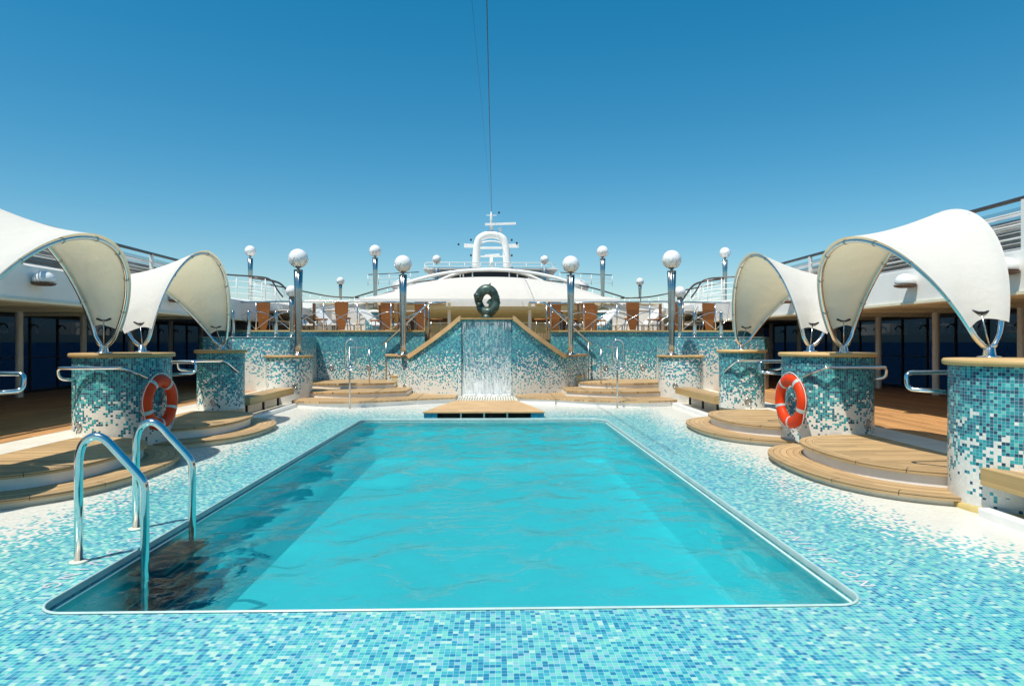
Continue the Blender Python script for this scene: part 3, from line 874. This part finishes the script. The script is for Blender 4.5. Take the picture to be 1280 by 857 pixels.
for s in (-1,1):
    d=SIDE[s]
    lamp(s*4.46,15.6,1.125,3.43,.225,f'big globe lamp standing on the low {d} drum')
    lamp(s*2.2,16.95+.18,1.10,3.49,.225,f'big globe lamp standing at the {d} end of the waterfall wall')
    lamp(s*4.18,24,2.60,4.78,.215,f'tall globe lamp rising from a blue drum on the {d} terrace')
    lamp(s*9.45,26,2.6,5.03,.215,f'tall globe lamp behind the curved railing of the upper {d} deck')
    lamp(s*5.14,17.3,1.575,2.78,.155,f'short globe lamp on the {d} side wall just beside the big drum lamp')
    lamp(s*7.8,34,3.4,4.6,.20,f'small distant globe lamp between the big lamps on the {d}, low on the horizon')
    lamp(s*2.56,31,1.70,5.36,.20,f'small distant globe lamp on the roof {d} of the radar mast')
    t=thing('lamp_drum',(s*4.18,24,1.7),f'blue mosaic drum under a tall lamp on the {d} terrace','planter drum')
    m=MB();m.lathe([(.36,1.7),(.36,2.5)],s*4.18,24,32,cap=False);m.build('tiled_body',M_BLUEDRUM,t)
    m=MB();m.lathe([(.34,2.5),(.40,2.5),(.40,2.56),(.3,2.6),(.01,2.6)],s*4.18,24,32);m.build('cap',M_WHITE,t)
    for i,xx in enumerate((5.45,6.15,6.55)):
        t=thing('steel_bollard',(s*xx,17.0,1.575),['short steel post on the %s side wall nearest the pool','middle short steel post on the %s side wall','outermost short steel post on the %s side wall'][i]%d,'post','short steel posts on the side walls')
        m=MB();m.lathe([(.045,1.575),(.045,2.22),(.02,2.26),(.005,2.26)],s*xx,17.0,16);m.build('shaft',M_STEEL,t)
        m=MB();m.lathe([(.07,1.575),(.07,1.59),(.045,1.6)],s*xx,17.0,16);m.build('flange',M_STEEL,t)

# ------------------------------------------------------------------ terrace railing with crossing arcs
for s in (-1,1):
    d=SIDE[s];Y=18.62;zb=1.78;zt=2.58
    t=thing('terrace_railing',(s*4.7,Y,zb),f'steel railing with crossing arcs on top of the {d} terrace wall','railing')
    m=MB();m.tube([(s*1.8,Y,zt-.04),(s*3,Y,zt),(s*5,Y,zt+.02),(s*7.5,Y,zt-.02)],.022,10);m.build('top_rail',M_CHROME,t)
    k=0
    xs=[1.8+.95*i for i in range(7)]
    for x in xs:
        m=MB();m.tube([(s*x,Y,zb),(s*x,Y,zt)],.016,8);m.build('post',M_CHROME,t)
    for x in xs[:-1]:
        for a0,a1 in ((0,.95),(.95,0)):
            P=[]
            for i in range(13):
                u=i/12;xx=x+a0+(a1-a0)*u; P.append((s*xx,Y,zb+.02+.50*math.sin(u*PI/2)))
            m=MB();m.tube(P,.011,6);m.build('arc',M_CHROME,t)

# ------------------------------------------------------------------ terrace chairs and tables
ch=thing('terrace_chair',(0,0,0),'x','chair','varnished wooden chairs on the terrace')
def slab(poly,y0,y1,name,mat,par,curve=.06):
    m=MB();n=len(poly)
    def cy(x): return curve*(x/.25)**2
    f=[(x,y0-cy(x),z) for x,z in poly];b=[(x,y1-cy(x),z) for x,z in poly]
    m.add(f+b,[tuple(range(n)),tuple(range(n,2*n))[::-1]]+[(i,(i+1)%n,n+(i+1)%n,n+i) for i in range(n)])
    return m.build(name,mat,par,bevel=.006)
prof=[(-.09,.10),(.09,.10),(.14,.30),(.185,.55),(.205,.80),(.205,.96),(-.205,.96),(-.205,.80),(-.185,.55),(-.14,.30)]
slab(prof,-.22,-.195,'backrest',M_CHAIR,ch,.0)
m=MB();m.lathe([(.20,.43),(.225,.44),(.225,.46),(.2,.475),(.01,.48)],0,0,24);m.build('seat',M_CHAIR2,ch)
for a,b in ((-.17,-.16),(.17,-.16),(-.17,.16),(.17,.16)):
    m=MB();m.tube([(a*.8,b*.8,.43),(a*1.1,b*1.1,0)],.014,8);m.build('leg',M_STEEL,ch)
first=[True]
def chair(x,y,rot,label,z=1.7,k=1.):
    if first[0]: r=ch;first[0]=False;r['label']=label
    else: r=dup(ch,(0,0,0),label)
    r.location=(x,y,z);r.rotation_euler=(0,0,rot);r.scale=(k,k,k)
CH=[(1.95+.0,19.5,.1,'chair back to the pool beside the head of the {d} stair'),
    (1.62,20.1,1.5,'low looking side turned chair closest to the {d} stair head'),
    (2.95,19.35,-.05,'broad chair back beside the blue drum on the {d} terrace'),
    (2.60,20.3,1.3,'side turned chair behind the big lamp at the {d} wing'),
    (4.25,19.3,.05,'chair back standing alone above the middle of the {d} terrace wall'),
    (5.15,20.2,1.5,'side turned chair right behind the low drum lamp on the {d}'),
    (5.62,19.5,.1,'chair back half hidden by the {d} drum lamp post'),
    (6.55,19.4,0.,'chair back above the {d} side wall beside the outermost steel post'),
    (7.15,20.2,1.2,'dark side turned chair at the outer {d} end of the terrace'),
    (3.62,21.2,-1.2,'side turned chair deeper on the {d} terrace next to a white table')]
for s in (-1,1):
    for x,y,r,l in CH: chair(s*x,y,s*r,l.format(d=SIDE[s]),k=.97)
tb=thing('round_table',(0,0,0),'x','table','small round tables on the terrace')
m=MB();m.lathe([(.36,.70),(.38,.71),(.38,.73),(.01,.735)],0,0,28);m.build('tabletop',M_WHITE,tb)
m=MB();m.lathe([(.2,0),(.2,.015),(.03,.03),(.03,.70)],0,0,20);m.build('pedestal',M_STEEL,tb)
q=[True]
for s in (-1,1):
    for x,y,l in ((2.35,20.9,'small round white table near the {d} stair head'),(4.7,20.4,'small round white table in the middle of the {d} terrace'),(6.2,20.6,'small round white table at the outer end of the {d} terrace')):
        l=l.format(d=SIDE[s])
        if q[0]: q[0]=False;tb['label']=l;tb.location=(s*x,y,1.7)
        else: dup(tb,(s*x,y,1.7),l)

# folded white loungers in the background of the terrace
lg=thing('sun_lounger',(0,0,0),'x','sun lounger','white sun loungers at the back of the terrace')
m=MB();m.box(-.3,.3,-.6,.55,.30,.36);m.build('seat',M_WHITE,lg,bevel=.01)
m=MB();m.beam((0,.55,.34),(0,1.05,.86),.6,.05);m.build('backrest',M_WHITE,lg)
for a,b in ((-.25,-.5),(.25,-.5),(-.25,.5),(.25,.5)):
    m=MB();m.tube([(a,b,0),(a,b,.3)],.02,6);m.build('leg',M_STEEL,lg)
q=[True]
for s_ in (-1,1):
    for k,(x,y,r) in enumerate(((3.4,22.5,70),(4.9,22.2,75),(6.0,22.8,65),(6.9,22.0,80))):
        l=['white lounger nearest the bandstand on the %s terrace','second white lounger from the bandstand on the %s terrace','third white lounger from the bandstand on the %s terrace','outermost white lounger on the %s terrace'][k]%SIDE[s_]
        if q[0]: q[0]=False;r_=lg;r_['label']=l
        else: r_=dup(lg,(0,0,0),l)
        r_.location=(s_*x,y,1.7);r_.rotation_euler=(0,0,-s_*R(r))

# ------------------------------------------------------------------ sculpture: two leaping dolphins forming a ring
t=thing('dolphin_sculpture',(0,16.62,2.05),'dark green bronze sculpture of two curled dolphins on top of the waterfall wall','sculpture')
YS=16.62
def body(cx,cz,rad,a0,a1,n,rf,ysh,asp=1.15):
    P=[];RR=[]
    for i in range(n+1):
        u=i/n;a=R(a0+(a1-a0)*u);k=rad(u)
        P.append((cx+k*math.cos(a),YS+ysh(u),cz+k*asp*math.sin(a)));RR.append(rf(u))
    return P,RR
def dr(u): # dolphin radius profile: snout, head, body, tail
    if u<.1: return .025+.5*u
    return .078+.062*math.sin(min(1,(u-.1)/.9)*PI)**.8*(1-.35*u)-.045*max(0,u-.75)/.25
m=MB()
P,RR=body(.0,2.50,lambda u:.215,-25-10,215+20,40,dr,lambda u:-.05+.10*u,1.32);m.tube(P,RR,18)
m.build('upper_dolphin',M_BRONZE,t)
m=MB()
P,RR=body(.01,2.45,lambda u:.195,150,400,40,dr,lambda u:.05-.10*u,1.28);m.tube(P,RR,18)
m.build('lower_dolphin',M_BRONZE,t)
def fin(pts,th,name):
    m=MB();n=len(pts);f=[(x,YS-th,z) for x,z in pts];b=[(x,YS+th,z) for x,z in pts]
    m.add(f+b,[tuple(range(n)),tuple(range(n,2*n))[::-1]]+[(i,(i+1)%n,n+(i+1)%n,n+i) for i in range(n)]);m.build(name,M_BRONZE,t,bevel=.01)
fin([(-.03,2.82),(.0,2.87),(.05,2.92),(.11,2.955),(.09,2.90),(.08,2.84),(.10,2.79)],.02,'dorsal_fin')
fin([(.25,2.62),(.31,2.55),(.335,2.44),(.315,2.30),(.27,2.22),(.28,2.38),(.22,2.5)],.03,'tail_fluke')
fin([(-.22,2.36),(-.17,2.42),(-.08,2.42),(-.10,2.36),(-.18,2.31)],.03,'flipper')
fin([(-.02,2.44),(.05,2.53),(.14,2.57),(.20,2.55),(.13,2.47),(.12,2.38),(.03,2.33),(.05,2.41)],.03,'flipper')
m=MB();m.tube([(-.20,YS-.08,2.66),(-.25,YS-.09,2.60),(-.27,YS-.08,2.52)],[.09,.10,.05],12);m.build('head',M_BRONZE,t)
m=MB();m.tube([(-.15,YS-.10,2.43),(-.19,YS-.12,2.40),(-.26,YS-.10,2.38)],[.02,.05,.03],10);m.build('snout',M_BRONZE,t)
m=MB();m.tube([(.16,YS+.05,2.70),(.25,YS+.05,2.60),(.28,YS+.05,2.44),(.21,YS+.04,2.26)],[.04,.07,.065,.03],12);m.build('outer_body',M_BRONZE,t)
m=MB();m.lathe([(.16,2.05),(.16,2.09),(.13,2.10),(.10,2.16),(.12,2.24),(.05,2.3)],0,YS,24);m.build('base',M_BRONZE,t)

# ------------------------------------------------------------------ side galleries
GX=6.95;ZF=2.10
for s in (-1,1):
    d=SIDE[s]
    t=thing('side_gallery',(s*9,9,.22),f'covered gallery with white fascia and dark blue window wall along the {d} side','gallery')
    ya,yb=-5,19.9
    # fascia leans outwards
    m=MB();m.add([(s*GX,ya,ZF),(s*(GX+.02),ya,2.62),(s*(GX+.3),ya,2.70),(s*(GX+.3),ya,ZF+.02),(s*GX,yb,ZF),(s*(GX+.02),yb,2.62),(s*(GX+.3),yb,2.70),(s*(GX+.3),yb,ZF+.02)],
      [(0,1,2,3),(7,6,5,4),(0,4,5,1),(1,5,6,2),(2,6,7,3),(3,7,4,0)]);m.build('fascia',M_WHITE,t)
    m=MB();m.box(s*(GX-.03),s*(GX+.32),ya,yb,ZF-.045,ZF-.002);m.build('fascia_lip',M_SOFFIT,t)
    m=MB();m.box(s*(GX+.321),s*11.3,ya,26,ZF+.03,ZF+.10);m.build('soffit',M_SOFFIT,t)
    k=0
    yy=ya+.5
    while yy<yb:
        m=MB();m.box(s*(GX+.33),s*11.0,yy,yy+.07,ZF-.04,ZF+.028);m.build('soffit_beam',M_SOFFIT,t);yy+=2.25
    for yy in (.5,3.,5.45,7.8,10.05,12.3,14.75,17.0,19.2,21.5,23.7):
        m=MB();m.lathe([(.075,.22),(.075,ZF+.03)],s*10.35,yy,20,cap=False);m.build('column',M_WHITE,t)
    # window wall, one metre panes
    for i in range(29):
        y0=-3+i*1.0
        f=MB();x0,x1=s*10.98,s*11.04
        f.box(x0,x1,y0,y0+.035,.222,ZF+.03);f.box(x0,x1,y0+.035,y0+1.0,.222,.30);f.box(x0,x1,y0+.035,y0+1.0,ZF-.07,ZF+.029);f.box(x0,x1,y0+.035,y0+1.,1.06,1.085)
        w=f.build('window',M_FRAME,t)
        g=MB();g.box(s*11.0,s*11.012,y0+.036,y0+.999,.301,1.0595);g.box(s*11.0,s*11.012,y0+.036,y0+.999,1.0855,ZF-.0705);g.build('pane',M_WINDOW,w)
        b=MB();b.tube([(s*10.9,y0-.13,1.76),(s*10.9,y0-.06,1.84),(s*10.9,y0+.02,1.86),(s*10.9,y0+.10,1.84),(s*10.9,y0+.16,1.77)],.016,6);b.tube([(s*10.98,y0+.02,1.86),(s*10.9,y0+.02,1.86)],.016,6)
        b.build('stay',M_DARK,w)
    m=MB();m.box(s*11.3,s*11.36,ya,yb,ZF+.02,2.6);m.build('outer_fascia',M_WHITE,t)
    m=MB();m.box(s*7.62,s*11.3,25.9,26.05,.2,2.41);m.build('end_wall',M_WHITE,t)
    # upper deck balustrade
    t=thing('upper_balustrade',(s*7.2,7,2.62),f'long balustrade with dark handrail and grey screens above the {d} gallery','balustrade')
    XT=GX+.06
    m=MB();m.tube([(s*XT,-4,3.30),(s*XT,17.2,3.30)],.03,10);m.build('handrail',M_HANDR,t)
    for z in (2.80,2.97,3.13):
        m=MB();m.tube([(s*XT,-4,z),(s*XT,17.2,z)],.013,8);m.build('rail',M_WHITE,t)
    yy=-3.2
    while yy<17.3:
        m=MB();m.box(s*(XT-.03),s*(XT+.03),yy-.03,yy+.03,2.62,3.28);m.build('post',M_WHITE,t);yy+=1.9
    m=MB();m.box(s*(XT+.28),s*(XT+.29),-4,17.2,2.62,3.27);m.build('screen',M_SMOKE,t)
    t=thing('deck_louvre',(s*7.6,7,2.6),f'grey louvred storage screen behind the {d} balustrade','screen')
    m=MB()
    z=2.74
    while z<3.2: m.add([(s*(XT+.45),-4,z),(s*(XT+.45),17,z),(s*(XT+.55),17,z+.06),(s*(XT+.55),-4,z+.06)],[(0,1,2,3)]);z+=.075
    m.box(s*(XT+.62),s*(XT+.66),-4,17,2.62,3.18);m.build('slats',M_LOUVRE,t)
    # upper deck slab
    m=MB();m.box(s*(GX+.33),s*11.3,-5,19.9,2.50,2.62);tag(m.build('upper_deck_floor',M_WHITE),kind='structure')

# bubble lights on the fascia
bl=thing('bubble_light',(0,0,0),'x','wall lamp','white bubble lights on the gallery fascias')
m=MB();m.ball((0,0,0),.155,28,18,sz=.85,z0=-.45);m.build('diffuser',M_GLOBE,bl)
m=MB();m.lathe([(.10,-.10),(.15,-.085),(.17,-.06),(.14,-.055)],0,0,24);m.build('base',M_BROWN,bl)
m=MB();m.box(-.0,.16,-.03,.03,-.09,-.06);m.build('bracket',M_BROWN,bl)
q=[True]
for s in (-1,1):
    for y,l in ((8.3,'white bubble light on the {d} fascia at the very edge of the picture'),(10.35,'white bubble light on the {d} fascia seen under the arch of the near sail'),(12.5,'white bubble light on the {d} fascia seen under the far sail'),(14.6,'farthest white bubble light on the {d} fascia')):
        l=l.format(d=SIDE[s])
        if s<0 and y<9: continue
        if q[0]: q[0]=False;r=bl;r['label']=l
        else: r=dup(bl,(0,0,0),l)
        r.location=(s*(GX-.13),y,2.42);r.rotation_euler=(0,0,0 if s>0 else PI)

# ------------------------------------------------------------------ upper decks at the back
def railing(name,pts,h,label,nrail=3,step=.5,dark=True,lean=0,cat='railing',rr=.024,pr=.012):
    P=[Vector(p) for p in pts];c=sum(P,Vector())/len(P)
    t=thing(name,(c.x,c.y,min(p.z for p in P)-h),label,cat)
    if len(P)>3: P=[Vector(q) for q in arcpath(P,.5,4)]
    m=MB();m.tube(P,rr,8);m.build('handrail',M_HANDR if dark else M_WHITE,t)
    for k in range(1,nrail+1):
        m=MB();m.tube([p-Vector((0,0,h*k/(nrail+.6))) for p in P],pr,6);m.build('rail',M_WHITE,t)
    L=0;nxt=0
    for i in range(len(P)-1):
        seg=(P[i+1]-P[i]).length
        while nxt<=L+seg:
            p=P[i].lerp(P[i+1],(nxt-L)/seg);m=MB();m.tube([p,p-Vector((0,0,h))],pr*1.3,6);m.build('post',M_WHITE,t);nxt+=step
        L+=seg
    return t
for s in (-1,1):
    d=SIDE[s]
    Y=20.5
    pts=[(s*9.6,18.6,3.55),(s*8.5,19.7,3.52),(s*8.0,20.2,3.50),(s*7.4,Y,3.49),(s*6.95,Y+.1,3.46),(s*6.78,Y+.15,3.36),(s*6.66,Y+.2,3.10),(s*6.5,Y+.3,2.86)]
    railing('curved_railing',pts,.85,f'white railing with dark handrail that curves inwards and drops at the upper {d} deck end',4,.42,rr=.024)
    railing('stair_railing',[(s*8.0,22,3.60),(s*7.3,22.3,3.52),(s*7.05,22.5,3.40),(s*6.8,22.8,2.9)],.8,f'short dark topped stair railing behind the curved {d} railing',3,.4,rr=.035)
    m=MB();m.prism([(s*7.62,19.95),(s*11.3,19.95),(s*11.3,26),(s*6.6,26),(s*6.6,20.8),(s*6.9,20.4)],2.42,2.66);tag(m.build('aft_upper_deck',M_WHITE),kind='structure')
    t=thing('deck_house',(s*9.5,27.5,1.7),f'white deck house with a brown doorway below the upper {d} deck','deck house')
    m=MB();m.box(s*7.0,s*11.2,26.1,29,1.5,3.0);m.build('wall',M_WHITE,t)
    m=MB();m.box(s*7.8,s*8.6,26.02,26.09,1.7,2.4);m.build('door',M_BROWN,t)
    m=MB();m.box(s*9.2,s*9.9,26.02,26.09,1.7,2.4);m.build('door',M_BROWN,t)
    pts=[(s*10,28,4.0),(s*8.4,30,3.72),(s*7.3,30,3.50),(s*6.0,30,3.46)]
    railing('aft_railing',pts,.75,f'thin white railing sloping down behind the {d} drum lamp',3,.45,rr=.03)
    pts=[(s*6.0,29,3.42),(s*4.6,29,3.85),(s*3.2,29,4.12),(s*2.4,29,4.18)]
    railing('roof_railing',pts,.55,f'sloping railing climbing towards the {d} side of the big awning',2,.5,rr=.03)
    # sloping white awning wing
    t=thing('side_awning',(s*6,25.5,2.4),f'low white sloping awning spreading {d} from the bandstand roof','awning')
    m=MB();m.grid(lambda u,v:(s*(4.2+4.3*u),24.4+2.6*v,3.02-.62*u**.8+.35*math.sin(PI*.5*v)*(1-u*.5)-.05*math.sin(PI*u)),20,8);m.build('fabric',M_FABRIC,t)
    for x in (4.6,6.6,8.4):
        m=MB();m.tube([(s*x,24.6,1.7),(s*x,24.6,3.02-.62*((x-4.2)/4.3)**.8)],.03,8);m.build('pole',M_WHITE,t)
    for k in range(3):
        m=MB();x=5+k*1.3;m.beam((s*x,24.3,2.98-.13*(k+1)),(s*(x+2.2),24.3,2.5-.12*k),.05,.05);m.build('stay',M_STEEL,t)
    # sun loungers / white clutter on the terrace back
    t=thing('terrace_parapet',(s*6,28,1.7),f'long low white parapet at the back of the {d} terrace','parapet')
    m=MB();m.box(s*2.0,s*11.2,29.2,29.5,1.5,3.1);m.build('panel',M_WHITE,t);m=MB();m.box(s*2.0,s*11.2,29.15,29.55,3.105,3.16);m.build('cap_rail',M_TEAKCAP,t)

# bandstand awning
t=thing('bandstand_awning',(0,25,1.7),'broad white tent roof over the bandstand behind the sculpture','awning')
m=MB()
def aw(u,v):
    x=-4.75+9.5*u;k=max(0,1-abs(x/4.75)**2.4)
    return (x,23.6+5*v,3.0+.93*k*math.sin(PI*min(v*1.15,.5))**.75+(.03 if v>0 else 0)+.1*k*v)
m.grid(aw,60,20);m.build('roof',M_FABRIC,t)
m=MB();m.grid(lambda u,v:(-4.75+9.5*u,23.6,2.90+.10*v),20,1);m.build('valance',M_WHITE,t)
for yy in (24.9,25.8,26.7,27.5):
    m=MB();m.box(-4.3,4.3,yy,yy+.14,2.66,2.80);m.build('ceiling_beam',M_CREAM,t)
m=MB();m.box(-4.4,4.4,24.0,24.12,2.62,2.72);m.build('ceiling_beam',M_CREAM,t)
for x in (-4.2,-1.5,1.5,4.2):
    m=MB();m.lathe([(.06,1.7),(.06,2.9)],x,24.3,16,cap=False);m.build('pole',M_WHITE,t)
t=thing('bandstand',(0,27,1.7),'cream bandstand back wall and counter under the white tent roof','bandstand')
m=MB();m.box(-4.3,4.3,28.0,28.2,1.7,2.72);m.build('back_wall',M_CREAM,t)
m=MB();m.box(-2.6,2.6,26.0,26.5,1.7,2.18);m.build('counter',M_CREAM,t);m=MB();m.box(-2.7,2.7,25.95,26.55,2.182,2.22);m.build('counter_top',M_WHITE,t)
for x in (-3.4,-2.2,2.2,3.4):
    m=MB();m.box(x-.4,x+.4,27.95,27.99,1.75,2.45);m.build('panel',M_BROWN,t)

# arched ribs above the awning
for r0,w,zz,l in ((0,3.9,4.62,'wide white arched rib just above the bandstand roof'),(.5,2.7,4.70,'smaller white arched rib behind the wide one')):
    P=[]
    for i in range(33):
        u=-1+2*i/32;P.append((u*w,28.8+r0,3.95+(zz-3.95)*(1-abs(u)**2.2)))
    m=MB();m.tube(P,.075,10);tag(m.build('arched_rib',M_WHITE,origin=(0,28.8,3.9)),l,'rib')
# wheelhouse with dark windows
t=thing('wheelhouse',(0,33,3),'white deckhouse with a dark window band below the radar mast','deckhouse')
m=MB();m.box(-3.2,3.2,32,38,2.5,4.48);m.build('wall',M_WHITE,t)
m=MB();m.box(-2.0,1.9,32.05,36,4.48,5.0);m.build('window_band',M_DARK,t)
m=MB();m.box(-3.3,3.3,31.9,38,5.002,5.06);m.build('roof',M_WHITE,t)
for x in (-1.5,-1.35,-.9,.9,1.3,1.85,-1.98):
    m=MB();m.box(x-.03,x+.03,31.98,32.04,4.48,5.0);m.build('mullion',M_WHITE,t)
railing('wheelhouse_railing',[(-3.3,33,5.35),(-3.25,31.8,5.30),(3.0,31.8,5.30),(3.2,33,5.35)],.42,'flat white railing round the wheelhouse roof',2,.75,dark=False,rr=.02)
railing('outer_roof_railing',[(-5.8,31,4.62),(-3.4,31,4.75)],.5,'short roof railing left of the wheelhouse',2,.5,rr=.02)
railing('outer_roof_railing',[(3.3,31,4.75),(5.8,31,4.62)],.5,'short roof railing right of the wheelhouse',2,.5,rr=.02)
for s in (-1,1):
    t=thing('satellite_dome',(s*4.1,31.5,4.1),f'flat white dome on the roof {SIDE[s]} of the wheelhouse','dome')
    m=MB();m.ball((s*4.1,31.5,4.1),.65,28,14,sz=.6);m.build('shell',M_WHITE,t)
    m=MB();m.lathe([(.3,3.4),(.3,3.9)],s*4.1,31.5,16);m.build('pedestal',M_WHITE,t)

# radar mast
YM=36.
t=thing('radar_mast',(0,YM,5.06),'white arch shaped radar mast with crossarms and scanner bar','mast')
def arch(w,zt,rad,y,name):
    P=[(-w,y,5.06),(-w*.99,y,5.9),(-w*.93,y,6.7)]
    for i in range(1,12):
        a=PI-PI*i/12;P.append((w*.86*math.cos(a),y,zt-.45+.45*math.sin(a)))
    P+=[(w*.93,y,6.7),(w*.99,y,5.9),(w,y,5.06)]
    m=MB();m.tube(arcpath(P,.1,3),rad,14);m.build(name,M_WHITE,t)
arch(.86,7.36,.21,YM,'arch_leg');arch(1.0,7.1,.05,YM+.7,'back_frame')
m=MB();m.beam((-1.5,YM,6.75),(-.85,YM,6.72),.2,.2);m.build('crossarm',M_WHITE,t)
m=MB();m.beam((.85,YM,6.72),(1.5,YM,6.75),.2,.2);m.build('crossarm',M_WHITE,t)
m=MB();m.beam((-.7,YM,6.62),(.7,YM,6.62),.25,.12);m.build('platform',M_WHITE,t)
m=MB();m.beam((-.7,YM,6.15),(.7,YM,6.15),.12,.07);m.build('platform',M_WHITE,t)
m=MB();m.beam((-.35,YM-.3,6.16),(.45,YM-.3,6.22),.12,.10);m.build('radar_scanner',M_WHITE,t)
m=MB();m.lathe([(.09,5.06),(.09,6.1)],0,YM,12);m.build('inner_post',M_WHITE,t)
m=MB();m.lathe([(.10,7.5),(.07,8.4),(.03,8.62)],0,YM,12);m.build('topmast',M_WHITE,t)
m=MB();m.beam((-.35,YM-.2,7.88),(1.35,YM-.2,7.94),.10,.12);m.build('radar_scanner',M_WHITE,t)
m=MB();m.beam((-.28,YM,8.42),(.28,YM,8.42),.04,.04);m.build('yard',M_WHITE,t)
m=MB();m.ball((.5,YM,7.62),.11,12,8);m.build('lantern',M_WHITE,t)
for x,z in ((-1.12,7.05),(-1.12,6.2),(1.12,7.05),(1.12,6.2),(-1.15,5.5),(1.15,5.5),(-1.8,6.8),(1.4,6.88),(.42,8.55)):
    m=MB();m.lathe([(.035,z-.06),(.05,z-.05),(.05,z+.05),(.02,z+.06)],x,YM-.1,10);m.build('signal_light',M_DARK,t)
for x in (-.95,.95):
    for k in range(7): 
        z=5.2+k*.25;m=MB();m.tube([(x-.1,YM+.2,z),(x+.1,YM+.2,z)],.015,5);m.build('rung',M_WHITE,t)
# light string and stay
A=Vector((0.02,YM,8.55));B=Vector((.06,5.5,8.05))
t=thing('light_string',A,'dark cable with a string of small bulbs running up from the mast over the pool','cable')
N=90
def cab(u): p=A.lerp(B,u);p.z-=.9*math.sin(PI*u)*.25;return p
m=MB();m.tube([cab(i/60) for i in range(61)],.011,6);m.build('cable',M_DARK,t)
m=MB();m.ball((0,0,0),.034,8,6,sz=1.5);b0=m.build('bulb',plain('dark_bulb',(.05,.05,.06),.3),t)
p=cab(.5/N)-A;b0.location=p
for i in range(1,N):
    c=b0.copy();COL.objects.link(c);c.parent=t;c.location=cab((i+.5)/N)-A
m=MB();C_=Vector((-.33,5.5,8.0));m.tube([A,C_],.0025,5);tag(m.build('mast_stay',M_DARK,origin=A),'thin stay wire running up beside the bulb cable','wire')

# ------------------------------------------------------------------ light, sky, camera
SUN_EL=R(65)
AZ=Vector((-.66,-.75,0)).normalized()
sd=Vector((AZ.x*math.cos(SUN_EL),AZ.y*math.cos(SUN_EL),math.sin(SUN_EL)))
L=bpy.data.lights.new('sun','SUN');L.energy=4.6;L.angle=R(.53);L.color=(1,.94,.84)
lo=bpy.data.objects.new('sun',L);COL.objects.link(lo);lo.rotation_euler=(-sd).to_track_quat('-Z','Y').to_euler();lo.location=(-20,-20,40)
wd=bpy.data.worlds.new('World');sc.world=wd;wd.use_nodes=True;nt=wd.node_tree;nt.nodes.clear()
sk=nt.nodes.new('ShaderNodeTexSky');sk.sky_type='NISHITA';sk.sun_disc=False;sk.sun_elevation=SUN_EL;sk.sun_rotation=math.atan2(AZ.x,AZ.y)
sk.air_density=1.0;sk.dust_density=.2;sk.ozone_density=2.0
hs=nt.nodes.new('ShaderNodeHueSaturation');hs.inputs['Hue'].default_value=.483;hs.inputs['Saturation'].default_value=1.58;hs.inputs['Value'].default_value=1.
bg=nt.nodes.new('ShaderNodeBackground');bg.inputs[1].default_value=.132
ou=nt.nodes.new('ShaderNodeOutputWorld')
gm=nt.nodes.new('ShaderNodeGamma');gm.inputs[1].default_value=.86
nt.links.new(sk.outputs[0],gm.inputs[0]);nt.links.new(gm.outputs[0],hs.inputs['Color']);nt.links.new(hs.outputs[0],bg.inputs[0]);nt.links.new(bg.outputs[0],ou.inputs[0])
cam=bpy.data.cameras.new('camera');co=bpy.data.objects.new('camera',cam);COL.objects.link(co)
co.location=(CX,0,CZ);co.rotation_euler=(R(90-.105),0,-YAW);cam.sensor_width=36;cam.lens=36*F/1280;cam.clip_start=.05;cam.clip_end=60000
sc.camera=co
sc.view_settings.view_transform='Standard';sc.view_settings.look='None';sc.view_settings.exposure=.2;sc.view_settings.gamma=1
sc.cycles.use_denoising=True
sc.cycles.max_bounces=10;sc.cycles.transparent_max_bounces=16;sc.cycles.sample_clamp_indirect=6
sc.cycles.caustics_reflective=False;sc.cycles.caustics_refractive=False
